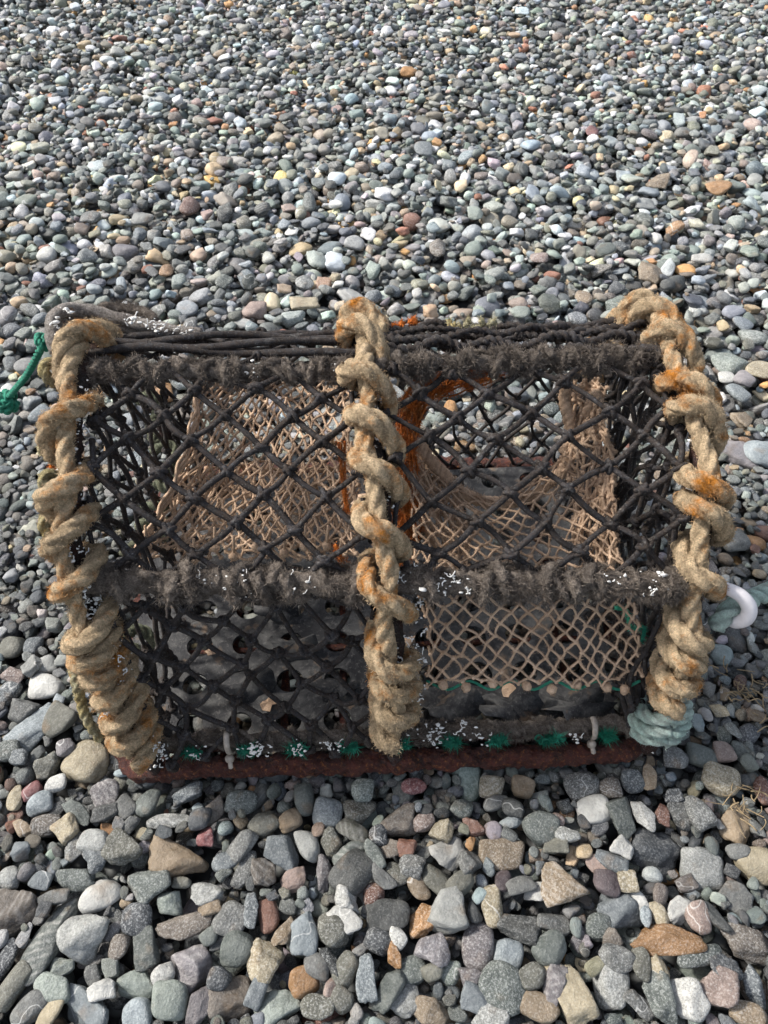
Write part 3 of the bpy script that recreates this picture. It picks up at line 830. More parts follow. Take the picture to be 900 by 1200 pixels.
def S(xa, u, off=0.):
    """Point on the curved cover at x = xa, section parameter u, off metres outside it."""
    u = np.asarray(u, float); e = .004
    p = sec(u); t = sec(np.minimum(u+e, 1))-sec(np.maximum(u-e, 0)); t /= np.linalg.norm(t, axis=-1)[..., None]+1e-12
    nrm = np.stack([-t[..., 1], t[..., 0]], -1)
    p = p+nrm*np.asarray(off)[..., None] if np.ndim(off) else p+nrm*off
    x = np.broadcast_to(xa, p[..., 0].shape)
    return wrot(np.stack([x, p[..., 0], p[..., 1]], -1))
def hoop_u(h, py):
    u = np.linspace(0, .60, 1200); P = S(HX[h](u), u, .02); q = project(P)[1]
    k = int(np.argmin(q)); return float(np.interp(-py, -q[:k+1], u[:k+1]))
UMID = {h: hoop_u(h, 690) for h in 'lmr'}; UTOP = {h: hoop_u(h, 418) for h in 'lmr'}
for h in 'lmr':
    us = np.array([.0, UMID[h], UTOP[h], .55]); q = project(S(HX[h](us), us, .02)); print(h, us.round(3), q[0].round(), q[1].round())
um = UMID['m']; ut = UTOP['m']

# --- rusty base frame: rounded rectangle of bar, with cross bars
mb = MB()
x0, x1, y0, y1, rr = -.362, .343, .400, .925, .05
pts = []
for cx, cy, a0 in ((x0+rr, y0+rr, 180), (x1-rr, y0+rr, 270), (x1-rr, y1-rr, 0), (x0+rr, y1-rr, 90)):
    for a in np.linspace(a0, a0+90, 8): pts.append((cx+rr*math.cos(R(a)), cy+rr*math.sin(R(a)), .012))
pts.append(pts[0]); P = resample(wrot(pts), .004); P[:, 2] += .002*np.sin(P[:, 0]*19)
P[:, 2] += .003; tube(mb, P, .0145, 22, rough=.38, rf=170, cap=False)
for k in range(420):
    j = rng.integers(0, len(P)); th_ = rng.uniform(0, 6.28); blob(mb, P[j]+np.array([0, math.cos(th_), math.sin(th_)])*.0135, rng.uniform(.001, .003), .5, (1.6, .7, .7), 1, .3)
part(mb, 'base_frame', 'rust')
for k in range(9):
    mb = MB(); x = -.30+k*.0785
    P = resample(wrot([(x, y0+.01, .014), (x+rng.normal(0, .004), y1-.01, .014)]), .006)
    tube(mb, P, .0055, 8, rough=.3, rf=150); part(mb, 'cross_bar', 'rust')
for k in range(4):
    mb = MB(); y = .424+k*.145
    P = resample(wrot([(x0+.01, y, .021), (x1-.01, y, .021)]), .006)
    tube(mb, P, .0045, 8, rough=.35, rf=150); part(mb, 'cross_bar', 'rust')

# --- rubber mat on the base, punched with round holes
mb = MB()
px_, py_ = .0655, .060
def cell(cx, cy, hw, hh, r, z):
    n = 24; th = np.linspace(0, 2*np.pi, n, endpoint=False)
    c, s = np.cos(th), np.sin(th); m_ = np.maximum(abs(c), abs(s))
    rim = np.stack([cx+r*c, cy+r*s*.95, np.full(n, z)], 1); sq = np.stack([cx+hw*c/m_, cy+hh*s/m_, np.full(n, z)], 1)
    low = rim-np.array([0, 0, .005]); V = np.vstack([sq, rim, low])
    V[:, 2] += .002*np.sin(V[:, 0]*13+1)*np.cos(V[:, 1]*17)
    j = np.arange(n); k = (j+1) % n
    mb.add(wrot(V), np.vstack([np.stack([j, k, n+k, n+j], 1), np.stack([n+j, n+k, 2*n+k, 2*n+j], 1)]))
xs = np.arange(-.333, .335, px_); ys = np.arange(.452, .93, py_)
for i, x in enumerate(xs):
    for j, y in enumerate(ys):
        r = rng.uniform(.0165, .0205)
        cell(x, y, px_/2, py_/2, r, .034)
mat_ = mb.build('rubber_mat', M['plastic'], pot, PC, PROT, smooth=False)
for (x, y, a, s) in ((-.20, .50, .3, .05), (-.13, .56, 1.1, .042), (-.07, .49, 2.2, .035), (-.02+.1, .455, .2, .05), (.16, .452, .1, .055), (.25, .45, .3, .055), (-.16, .62, .9, .04)):
    mb = MB(); n = 16; th = np.linspace(0, 2*np.pi, n, endpoint=False)
    r = s*(.55+.3*rng.uniform(size=n)); V = np.stack([x+r*np.cos(th)*1.2, y+r*np.sin(th)*.62, .05+.018*np.sin(th*2+a)+.006*rng.normal(size=n)], 1)
    V = np.vstack([V, [x, y, .055]]); V2 = V-np.array([0, 0, .003]); j = np.arange(n); k = (j+1) % n
    mb.add(wrot(np.vstack([V, V2])), np.stack([j, n+1+j, n+1+k, k], 1), np.vstack([np.stack([j, k, np.full(n, n)], 1), np.stack([n+1+k, n+1+j, np.full(n, 2*n+1)], 1)]))
    part(mb, 'rubber_flap', 'plastic')

# --- hoops: dark wrapped steel
for h in 'lmr':
    mb = MB(); u = np.linspace(0, 1, 200); P = S(HX[h](u), u, 0.)
    r = .0155*np.ones(200)
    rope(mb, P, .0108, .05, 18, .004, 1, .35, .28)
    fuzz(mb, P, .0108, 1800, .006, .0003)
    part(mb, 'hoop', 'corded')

# --- rope whippings round the hoops
def whipping(h, wraps, r, side, lead, core=.0098, lean=1, uend=.80, extra=(), seed=3):
    """A straight lead rope down the outside and a wrapping rope going over it."""
    g = np.random.default_rng(seed)
    us = [hoop_u(h, w_) for w_ in wraps if w_ > 0]
    us = sorted(us)
    last = us[-1]
    k = last+.034
    while k < uend: us.append(k); k += g.uniform(.028, .040)
    us = np.array(us)
    # lead
    P = []; n = 260
    ul = np.linspace(us[0], last, n)
    ph = side+.25*np.sin(ul*30+seed)+.12*np.sin(ul*71)
    cen = S(HX[h](ul), ul, 0.)
    nrm = S(HX[h](ul), ul, 1.)-cen
    X = wrot(PC+np.array([[1, 0, 0.]]))-PC
    tan = np.gradient(cen, axis=0); tan /= np.linalg.norm(tan, axis=1)[:, None]
    lr = r*.90
    LP = cen+nrm*((core+lr)*np.cos(ph))[:, None]+X*((core+lr)*np.sin(ph))[:, None]
    # wrap
    m_ = 34; tt = np.linspace(0, len(us)-1, (len(us)-1)*m_+1)
    turn = tt*2*np.pi
    uu = np.interp(tt, np.arange(len(us)), us)
    f = tt % 1.0
    gap = np.interp(tt, np.arange(len(us)-1)+.5, np.diff(us)*SLEN)
    slant = np.clip(gap*.40, .004, .017)+.006*np.sin(tt*2.3+seed)
    # front crossing at f = 0: lean it, let it drop back behind
    uu = uu+slant/SLEN*np.sin(turn)*.5
    cen2 = S(HX[h](uu), uu, 0.); nr2 = S(HX[h](uu), uu, 1.)-cen2
    th = turn*lean
    dth = np.arctan2(np.sin(th-side), np.cos(th-side))
    over = np.exp(-(dth/.75)**2)*(2*lr)*.85*np.clip(1-(uu-ul[-1])/.04, 0, 1)
    rad = core+r*.95+over+.0022*np.sin(tt*5.1+seed)
    WP = cen2+nr2*(rad*np.cos(th))[:, None]+X*(rad*np.sin(th))[:, None]
    mb = MB()
    rope(mb, LP, lr, .075, 24, .0022, 1, .72, .17); fuzz(mb, LP, lr*.95, 12000, .0044, .00030)
    rope(mb, WP, r, .085, 26, .0022, 1, .72, .19); fuzz(mb, WP, r*.95, 15000, .0046, .00030)
    for e in extra:
        Q = smooth_path([unproj(*q) for q in e[0]], 14); rope(mb, Q, e[1], .09, 24, .0022, 1, .45, .14); fuzz(mb, Q, e[1]*.93, 12000, .0045, .00026)
    return mb
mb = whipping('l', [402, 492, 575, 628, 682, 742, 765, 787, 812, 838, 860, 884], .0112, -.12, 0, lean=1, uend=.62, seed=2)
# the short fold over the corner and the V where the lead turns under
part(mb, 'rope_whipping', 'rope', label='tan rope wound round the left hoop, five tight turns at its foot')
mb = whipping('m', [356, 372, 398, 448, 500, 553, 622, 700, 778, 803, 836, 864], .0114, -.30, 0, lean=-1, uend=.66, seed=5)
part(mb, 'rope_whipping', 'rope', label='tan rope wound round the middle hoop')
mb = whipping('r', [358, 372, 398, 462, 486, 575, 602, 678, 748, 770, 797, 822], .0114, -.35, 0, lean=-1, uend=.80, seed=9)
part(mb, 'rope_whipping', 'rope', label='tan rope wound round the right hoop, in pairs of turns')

# turquoise lashing at the foot of the right hoop
mb = MB()
for k, pyk in enumerate((846, 858, 869)):
    u = hoop_u('r', pyk); n = 50; t = np.linspace(0, 2*np.pi, n)
    uu = u+(.010*np.sin(t+.8)+t/(2*np.pi)*.006); c_ = S(HX['r'](uu), uu, 0.); nr = S(HX['r'](uu), uu, 1.)-c_
    X = wrot(PC+np.array([[1, 0, 0.]]))-PC; rd = .027 if k != 1 else .030
    Q = c_+nr*(rd*np.cos(t))[:, None]+X*(rd*np.sin(t))[:, None]
    rope(mb, Q, .0085, .05, 20, .002, 1, .8, .06); fuzz(mb, Q, .008, 5000, .004, .0003)
part(mb, 'lashing', 'turquoise')

# --- fuzzy rope-bound rails
def rail_path(h0, h1, u0, u1, off=0., n=60, sag=0., e=0.):
    t = np.linspace(0, 1, n); u = u0+(u1-u0)*t
    x = HX[h0](u0)*(1-t)+HX[h1](u1)*t
    return S(x, u, off-sag*np.sin(np.pi*t))
def fuzzy_rail(P, r, name, wraps=14, lump=.3, fz=9000, flen=.008, mat='greyfuzz', lace=0, seed=0):
    mb = MB(); P = resample(P, .003); g = np.random.default_rng(seed)
    rope(mb, P, r*.78, .06, 22, .003, 1, .4, lump)
    T, N, B = frames(P); L = (len(P)-1)*.003
    # spiral of frayed binding with clumps
    t = np.linspace(0, 1, 500); i = np.minimum((t*(len(P)-1)).astype(int), len(P)-1)
    th = t*wraps*.7*2*np.pi+1.6*np.sin(t*13+wraps)+.8*np.sin(t*41); rad = r*(.86+.16*np.sin(t*37)+.10*np.sin(t*91))
    Q = P[i]+N[i]*(rad*np.cos(th))[:, None]+B[i]*(rad*np.sin(th))[:, None]
    rope(mb, Q, r*.25, .03, 12, .003, 1, .5, .45); fuzz(mb, Q, r*.25, fz*.45, flen, .00028)
    fuzz(mb, P, r*.86, fz*1.6, flen, .0003)
    for k in range(lace):      # slanting turns of frayed lacing with hanging ends
        j = int((k+.5+g.uniform(-.25, .25))/lace*(len(P)-1)); a = np.linspace(0, 2*np.pi*1.15, 30); lean_ = g.uniform(.008, .022)*g.choice([-1, 1])
        rr_ = r*g.uniform(.95, 1.15)
        Q = P[j]+T[j]*(lean_*np.sin(a/2+.5))[:, None]+N[j]*(rr_*np.cos(a))[:, None]+B[j]*(rr_*np.sin(a))[:, None]+g.normal(0, .001, (30, 3))
        Q = smooth_path(Q[::4], 6); q_ = r*g.uniform(.32, .5); rope(mb, Q, q_, .03, 14, .0025, 1, .5, .4); fuzz(mb, Q, q_, 12000, flen*1.1, .0003)
        if g.uniform() < .6:
            e = Q[-1]; H_ = smooth_path([e, e+[g.normal(0, .004), -.006, -.008], e+[g.normal(0, .008), -.010, -.024]], 8)
            fuzz(mb, H_, .004, 22000, .008, .0003, lift=.4)
    for k in range(int(L/.022)):
        j = rng.integers(2, len(P)-2); a = rng.uniform(0, 6.28); c_ = P[j]+(N[j]*math.cos(a)+B[j]*math.sin(a))*r*.8
        seg = np.array([c_-T[j]*.012, c_, c_+T[j]*.012]); fuzz(mb, seg, r*.4, 26000, flen*1.25, .0003, lift=1., along=.9)
    return part(mb, name, mat)
fuzzy_rail(rail_path('l', 'm', UMID['l'], UMID['m'], .004), .0168, 'front_rail', 13, lace=5, seed=6)
fuzzy_rail(rail_path('m', 'r', UMID['m'], UMID['r'], .004), .0168, 'front_rail', 13, lace=5, seed=6)
fuzzy_rail(rail_path('l', 'm', UTOP['l']-.002, UTOP['m']-.004, .0), .0118, 'top_rail', 9, .25, 6500, .007, lace=8, seed=4)
fuzzy_rail(rail_path('m', 'r', UTOP['m']+.004, UTOP['r']+.018, .0), .0130, 'top_rail', 10, .3, 9000, .008, lace=8, seed=5)
ub = .012
fuzzy_rail(S(np.linspace(-.30, .00, 60), np.full(60, ub), -.02)+np.array([0, 0, .024]), .0125, 'foot_rail', 12, .3, 5000, .005)
footr = fuzzy_rail(S(np.linspace(.01, .34, 60), np.full(60, ub), -.02)+np.array([0, 0, .024]), .0125, 'foot_rail', 12, .3, 5000, .005)

# --- cords lying along the top behind the top rail
for h0, h1, n, seed in (('l', 'm', 5, 1), ('m', 'r', 7, 2)):
    for k in range(n):
        g = np.random.default_rng(50+seed*10+k); t = np.linspace(0, 1, 80)
        u = UTOP[h0]+.026+.014*k+.007*np.sin(t*(5+k)+k*1.7)+(UTOP[h1]-UTOP[h0])*t
        x = HX[h0](u)*(1-t)+HX[h1](u)*t
        mb = MB()
        P = S(x, u, .004+.004*np.sin(t*9+k*2)+.004*math.sin(k))
        if seed == 1: tube(mb, resample(P, .004), .0046, 8, rough=.2, rf=90); fuzz(mb, P, .0045, 1800, .006, .0003)
        else: rope(mb, P+.004*np.stack([0*t, np.sin(t*31+k), np.cos(t*27+k*2)], 1), .0068+.001*g.normal(), .022, 14, .003, 1, .9, .3, 2); fuzz(mb, P, .007, 1500, .006, .0003)
        part(mb, 'top_cord', 'blacktwine')

# --- netting
def catgrid(G):
    G = np.asarray(G, float)
    def f(a, b):
        nr, nc = G.shape[:2]
        def w4(t, n):
            t = min(max(t, 0), 1)*(n-1); i = min(int(t), n-2); f_ = t-i
            ws = {}
            for q, c in zip((-1, 0, 1, 2), (-.5*f_+f_*f_-.5*f_**3, 1-2.5*f_*f_+1.5*f_**3, .5*f_+2*f_*f_-1.5*f_**3, -.5*f_*f_+.5*f_**3)):
                k = min(max(i+q, 0), n-1); ws[k] = ws.get(k, 0)+c
            return ws
        p = 0
        for i, wi in w4(b, nr).items():
            for j, wj in w4(a, nc).items(): p = p+wi*wj*G[i, j]
        return p
    return f
def net(mb, f, na_, nb, r, kr, jit, seed, sides=6, edge=True, sag=.0, vlo=.3, vhi=.8, knots=True, fz=0, skip=0.0):
    g = np.random.default_rng(seed); K = {}
    for j in range(nb+1):
        cols = na_+1 if j % 2 == 0 else na_
        for i in range(cols):
            a = (i+.5*(j % 2))/na_
            K[i, j] = np.asarray(f(a, j/nb))+g.normal(0, jit, 3)
        if j % 2 == 1: K[-1, j] = np.asarray(f(0, j/nb)); K[na_, j] = np.asarray(f(1, j/nb))
    for j in range(nb):
        for i in range(na_+1 if j % 2 == 0 else na_):
            nb_ = ((i-1, j+1), (i, j+1)) if j % 2 == 0 else ((i, j+1), (i+1, j+1))
            for q in nb_:
                if q not in K or g.uniform() < skip: continue
                p0, p1 = K[i, j], K[q]; L = np.linalg.norm(p1-p0)
                if L < 1e-4: continue
                o1 = g.normal(0, .05*L, 3); o1[2] -= sag*L; t = np.linspace(0, 1, 6)[:, None]
                P = p0*(1-t)+p1*t+o1*np.sin(np.pi*t)
                tube(mb, P, r*g.uniform(.85, 1.15), sides, v=g.uniform(vlo, vhi), cap=False, rough=.10, rf=500)
                if fz: fuzz(mb, P, r, fz, r*3.2, .00022)
    if knots:
        for (i, j), p in K.items():
            if i < 0 or (j % 2 == 1 and i >= na_): continue
            v = g.uniform(vlo, vhi)+.1
            d = np.asarray(f(min((i+.5*(j % 2))/na_+.02, 1), j/nb))-np.asarray(f(max((i+.5*(j % 2))/na_-.02, 0), j/nb)); d = d/(np.linalg.norm(d)+1e-9)
            e = np.asarray(f((i+.5*(j % 2))/na_, min(j/nb+.02, 1)))-np.asarray(f((i+.5*(j % 2))/na_, max(j/nb-.02, 0))); e = e/(np.linalg.norm(e)+1e-9)
            nn = np.cross(d, e); s = kr*g.uniform(.85, 1.15)
            if kr > .004:
                blob(mb, p, s*.78, v, (1, 1, 1), 2, .04)
                for a0 in (.5+g.normal(0, .3), 2.3+g.normal(0, .3)):
                    t = np.linspace(0, 2*np.pi, 12); ax = d*math.cos(a0)+e*math.sin(a0)
                    P = p+ax[None]*(np.cos(t)*s*.85)[:, None]+nn[None]*(np.sin(t)*s*.75)[:, None]+g.normal(0, .0006, 3)
                    tube(mb, P, r*.85, 6, v=v, cap=False)
                if fz: fuzz(mb, np.array([p-d*.002, p, p+d*.002]), s*.8, 14000, .004, .00025)
            else: blob(mb, p, s, v, (1, 1, .9), 1, .12)
    return mb
def panel(h0, h1, u0a, u0b, u1a, u1b, inset=.02, bow=.008, sagb=0):
    def f(a, b):
        ua = u0a+(u1a-u0a)*b; ub_ = u0b+(u1b-u0b)*b; u = ua*(1-a)+ub_*a
        x0_ = float(HX[h0](u))+inset; x1_ = float(HX[h1](u))-inset
        off = -bow*math.sin(math.pi*a)*math.sin(math.pi*min(max(b, 0), 1))
        return S(x0_*(1-a)+x1_*a, u, off)
    return f
# upper front panels
mb = net(MB(), panel('l', 'm', UMID['l'], UMID['m'], UTOP['l'], UTOP['m']), 4, 8, .0034, .0086, .0040, 1, fz=2200)
part(mb, 'front_netting', 'blacktwine', label='black diamond netting of the upper left bay')
mb = net(MB(), panel('m', 'r', UMID['m'], UMID['r'], UTOP['m'], UTOP['r']+.015), 4, 8, .0034, .0086, .0050, 2, fz=2200)
part(mb, 'front_netting', 'blacktwine', label='black diamond netting of the upper right bay')
# lower left, slack
mb = net(MB(), panel('l', 'm', .03, .03, UMID['l'], UMID['m'], .02, .03), 5, 8, .0034, .0078, .006, 3, sag=.12, fz=900)
part(mb, 'front_netting', 'blacktwine', label='slack black netting of the lower left bay')
# back, ends, top
mb = net(MB(), panel('l', 'm', 1.0, 1.0, .62, .62, .02, 0), 5, 7, .0030, .0065, .004, 5); part(mb, 'back_netting', 'blacktwine')
mb = net(MB(), panel('m', 'r', 1.0, 1.0, .62, .62, .02, 0), 5, 7, .0030, .0065, .004, 6); part(mb, 'back_netting', 'blacktwine')
mb = net(MB(), panel('l', 'm', UTOP['l'], UTOP['m'], .62, .62, .02, .0), 4, 4, .0030, .0065, .004, 7); part(mb, 'top_netting', 'blacktwine')
mb = net(MB(), panel('m', 'r', UTOP['m'], UTOP['r'], .62, .62, .02, .0), 4, 4, .0030, .0065, .004, 8); part(mb, 'top_netting', 'blacktwine')
def endf(h, inx):
    ys_ = SEC[:, 0]; zs = SEC[:, 1]
    def f(a, b):
        y = .43+a*.46
        z = float(np.interp(y, ys_, zs))-.012
        zz = .035+b*(z-.035); uu = .33
        x = float(HX[h](np.interp(zz, zs[:60], SU[:60]) if zz < .4 else .4))
        return wrot(np.array([x+inx+.012*math.sin(b*3.1)*inx/abs(inx), y, zz]))
    return f
mb = net(MB(), endf('l', .012), 11, 6, .0032, .0065, .004, 9, fz=500); part(mb, 'end_netting', 'blacktwine')
mb = net(MB(), endf('r', -.012), 11, 7, .0034, .0070, .005, 10, fz=500)
mb = net(mb, endf('r', -.026), 9, 6, .0034, .0070, .008, 11, fz=500); part(mb, 'end_netting', 'blacktwine')

# --- tan inner nets
U = lambda rows: np.array([[unproj(*q) for q in r_] for r_ in rows])
parl = catgrid(U([
 [(150,658,1.0),(215,640,1.04),(285,644,1.05),(350,640,1.04),(415,650,.97)],
 [(186,604,1.03),(240,590,1.07),(300,585,1.08),(355,580,1.07),(415,585,1.0)],
 [(214,542,1.06),(262,525,1.10),(315,515,1.12),(362,510,1.1),(414,520,1.05)],
 [(230,482,1.10),(275,470,1.12),(320,460,1.13),(365,455,1.12),(410,465,1.1)],
 [(232,446,1.11),(280,432,1.12),(320,428,1.12),(365,428,1.12),(405,435,1.1)]]))
def wrinkle(f, amp, k):
    def g(a, b):
        p = f(a, b); return p+amp*np.array([math.sin(b*k+a*3), math.sin(a*k*1.3+b*4), math.sin(a*k+b*k*.7)])
    return g
mb = net(MB(), wrinkle(parl, .004, 14), 17, 26, .0018, .0034, .0016, 21, 5, fz=1400)
# the doubled lower part lies on the mat in heavier folds
low = catgrid(U([
 [(160,668,1.05),(230,655,1.10),(300,655,1.10),(360,652,1.08),(415,655,1.0)],
 [(205,600,1.08),(250,600,1.12),(300,596,1.13),(355,590,1.10),(415,592,1.02)],
 [(225,560,1.10),(262,548,1.15),(315,540,1.16),(362,540,1.13),(414,545,1.06)]]))
mb = net(mb, wrinkle(low, .008, 19), 15, 12, .0019, .0036, .003, 22, 5, fz=1400, skip=.06)
edge = smooth_path([unproj(148,660,.99), unproj(186,604,1.02), unproj(214,542,1.05), unproj(230,482,1.09), unproj(234,448,1.10)], 10)
for k in range(3):
    tube(mb, resample(edge+rng.normal(0, .0025, 3)+.003*np.stack([np.sin(np.arange(len(edge))*.9+k), np.cos(np.arange(len(edge))*.7+k), np.zeros(len(edge))], 1), .004), .0022, 6, v=.7, rough=.2)
innet = part(mb, 'inner_netting', 'tannet', label='tan fine mesh netting hung across the left chamber')
# hanging knots on its lower edge
for (x, y) in ((228, 655), (252, 642), (274, 652), (300, 640), (333, 648), (357, 640), (383, 640), (172, 640)):
    mb = MB(); c_ = unproj(x, y, 1.0); blob(mb, c_, .0065, .8, (1, 1, 1.1), 2, .08)
    fuzz(mb, np.array([c_-[.002, 0, 0], c_, c_+[.002, 0, 0]]), .006, 20000, .005, .0003); tube(mb, [c_, c_+[.003, .01, .03]], .0018, 6, v=.7)
    part(mb, 'net_knot', 'tannet', innet)

fun = catgrid(U([
 [(500,806,.955),(570,800,.950),(640,800,.948),(700,802,.945),(755,788,.945)],
 [(500,760,.93),(565,752,.925),(635,752,.923),(697,750,.920),(750,745,.922)],
 [(494,700,.90),(560,700,.895),(628,700,.893),(690,698,.890),(738,695,.895)],
 [(486,640,.93),(545,652,.945),(612,658,.955),(672,650,.945),(722,640,.925)],
 [(480,585,.96),(528,612,.985),(598,622,1.0),(655,612,.985),(718,580,.955)],
 [(476,530,.99),(512,560,1.02),(585,593,1.04),(650,562,1.02),(708,505,.985)],
 [(478,500,1.01),(505,535,1.04),(575,588,1.06),(650,540,1.04),(700,455,1.01)]]))
mb = net(MB(), wrinkle(fun, .0025, 12), 13, 30, .00150, .0032, .0015, 31, 6, fz=1500)
side2 = catgrid(U([
 [(520,668,.98),(535,668,.985),(550,668,.99)], [(488,600,1.0),(520,615,1.005),(548,625,1.01)],
 [(476,540,1.02),(505,565,1.03),(540,585,1.04)], [(478,495,1.03),(500,530,1.05),(530,560,1.06)]]))
mb = net(mb, wrinkle(side2, .004, 15), 11, 20, .0019, .0034, .003, 32, 5, fz=1200)
side3 = catgrid(U([
 [(716,662,.95),(700,660,.96),(680,655,.97)], [(722,600,.95),(702,590,.965),(672,590,.985)],
 [(716,540,.965),(698,530,.98),(664,545,1.0)], [(708,490,.985),(694,480,.995),(672,500,1.01)], [(702,452,1.0),(690,448,1.01),(678,452,1.02)]]))
mb = net(mb, wrinkle(side3, .004, 15), 10, 26, .0020, .0036, .003, 33, 5, fz=1200)
ennet = part(mb, 'entrance_netting', 'tannet', label='tan mesh funnel rising from the lower right bay into the creel')
mb = MB()
Q = smooth_path([unproj(*q) for q in ((478,500,1.0),(505,540,1.03),(545,578,1.05),(590,590,1.06),(640,572,1.04),(668,535,1.02),(700,458,.995))], 12)
rope(mb, Q, .0085, .03, 14, .0025, 1, .6, .4); fuzz(mb, Q, .008, 12000, .006, .0003)
Q = smooth_path([unproj(*q) for q in ((665,440,.99),(662,470,1.0),(668,505,1.01),(660,530,1.02))], 12)
rope(mb, Q, .0075, .03, 14, .0025, 1, .6, .35); fuzz(mb, Q, .007, 9000, .006, .0003)
part(mb, 'entrance_rim', 'tannet', ennet)
for x in (518, 545, 580, 616, 645, 680, 708, 735):
    mb = MB(); c_ = unproj(x+rng.uniform(-4, 4), 806+rng.uniform(-5, 3), .95); blob(mb, c_, .0062, .6, (1, 1, 1), 2, .1)
    fuzz(mb, np.array([c_-[.002, 0, 0], c_, c_+[.002, 0, 0]]), .0055, 20000, .005, .0003)
    part(mb, 'net_knot', 'tannet', ennet)
mb = MB()
Q = smooth_path([unproj(500+k*25, 803+(5 if k % 2 else -5), .952) for k in range(11)], 8); tube(mb, resample(Q, .003), .0018, 7, rough=.1)
Q = smooth_path([unproj(*q) for q in ((722,712,.93),(735,716,.925),(740,738,.925),(755,735,.925),(752,752,.93))], 8); tube(mb, resample(Q, .003), .0026, 8, rough=.3); fuzz(mb, Q, .0026, 4000, .006, .0003)
part(mb, 'net_lacing', 'green', ennet)

# --- orange frayed twine behind the middle hoop
mb = MB()
for k in range(40):
    o1 = rng.normal(0, .0085, 3)
    Q = smooth_path([unproj(*q)+o1+rng.normal(0, .003, 3) for q in ((572,436,.99),(540,440,.98),(505,452,.98),(483,476,.985),(474,520,.99),(470,565,.985),(477,610,.975),(468,650,.97))], 8)
    Q = Q+.003*np.stack([np.sin(np.arange(len(Q))*.5+k), np.cos(np.arange(len(Q))*.37+k*2), np.sin(np.arange(len(Q))*.6+k*3)], 1); tube(mb, resample(Q, .005), .0011, 5, v=rng.uniform(.1, 1), rough=.4)
    fuzz(mb, Q, .002, 2600, .009, .0003)
part(mb, 'frayed_twine', 'orange')
mb = MB()
for (a, b, c_) in (((60,548,.89),(70,530,.885),(82,540,.885)), ((62,545,.89),(74,548,.885),(84,525,.885)), ((400,520,.95),(402,560,.95),(408,600,.95)), ((392,640,.9),(400,655,.9),(408,662,.9)), ((70,480,.89),(80,472,.885),(90,478,.885))):
    for k in range(5):
        Q = smooth_path([unproj(*q)+rng.normal(0, .002, 3) for q in (a, b, c_)], 8); tube(mb, resample(Q, .003), .0016, 5, v=rng.uniform(.3, 1)); fuzz(mb, Q, .002, 2500, .006, .0003)
part(mb, 'frayed_twine', 'orange')
# orange tufts on the top behind the middle hoop
for (x, y) in ((478, 372), (492, 376), (537, 382), (556, 387), (580, 388), (565, 396)):
    mb = MB(); c_ = S((x-450)/950., UTOP['m']+.075+.0011*(390-y), .012)
    for q in range(3):
        p = c_+rng.normal(0, .004, 3); blob(mb, p, .0042, .6, sub=1, rough=.25); fuzz(mb, np.array([p-[.001, 0, 0], p, p+[.001, 0, .001]]), .004, 26000, .006, .0003)
    part(mb, 'twine_tuft', 'orange' if x < 500 else 'yellow')

# --- yellow and pale green lacing rope at the left end
mb = MB()
for (y, w_) in ((432, 1), (523, 0), (562, 1), (612, 0)):
    Q = smooth_path([unproj(*q) for q in ((80, y+22, .92), (62, y+16, .89), (51, y+4, .875), (55, y-6, .88), (68, y-4, .89), (82, y+8, .92))], 10)
    rope(mb, Q, .0072, .035, 18, .002, 1, .7, .1); fuzz(mb, Q, .0068, 5000, .004, .0003)
Q = smooth_path([unproj(*q) for q in ((84,770,.945),(90,800,.945),(97,830,.955),(106,850,.96),(118,866,.97))], 10); rope(mb, Q, .0075, .035, 18, .002, 1, .7, .1); fuzz(mb, Q, .007, 5000, .004, .0003)
part(mb, 'end_lacing', 'yellow')
mb = MB()
for q in (((160,470,1.12),(178,462,1.12),(186,480,1.13),(176,498,1.13),(182,520,1.12)), ((178,530,1.12),(196,520,1.12),(206,536,1.12),(194,552,1.12),(186,545,1.12)),
          ((184,560,1.12),(200,545,1.12),(208,558,1.12),(196,572,1.12),(182,566,1.12)), ((165,598,1.10),(180,592,1.10),(196,596,1.10)), ((160,618,1.09),(178,610,1.10),(195,612,1.10)),
          ((145,648,1.02),(165,636,1.05),(185,628,1.07),(205,632,1.08)), ((146,748,1.0),(158,738,1.02),(172,742,1.03),(184,756,1.03)), ((140,768,1.0),(156,760,1.02),(175,770,1.03))):
    Q = smooth_path([unproj(*p) for p in q], 10); rope(mb, Q, .0085, .04, 18, .002, 1, .8, .1); fuzz(mb, Q, .008, 4000, .004, .0003)
part(mb, 'inner_lashing', 'palegreen')

# --- weathered loop over the top left corner
mb = MB()
for off, rr_ in ((0, .0088), (.014, .0075)):
    Q = smooth_path([unproj(*q)+np.array([0, 0, -off]) for q in ((66,412,.90),(60,392,.905),(64,372,.92),(84,363,.94),(112,366,.95),(145,374,.95),(180,384,.95),(214,390,.95),(236,392,.95))], 10)
    rope(mb, Q, rr_, .12, 20, .0025, 1, .35, .16); fuzz(mb, Q, rr_, 2600, .005, .0003)
part(mb, 'corner_strop', 'greypale')
mb = MB(); Q = smooth_path([unproj(*q) for q in ((112,366,.98),(130,360,.985),(152,362,.985),(174,370,.98),(180,378,.975))], 10)
rope(mb, Q, .0085, .05, 18, .0025, 1, .4, .3); fuzz(mb, Q, .008, 12000, .007, .0003); part(mb, 'corner_binding', 'greyfuzz')

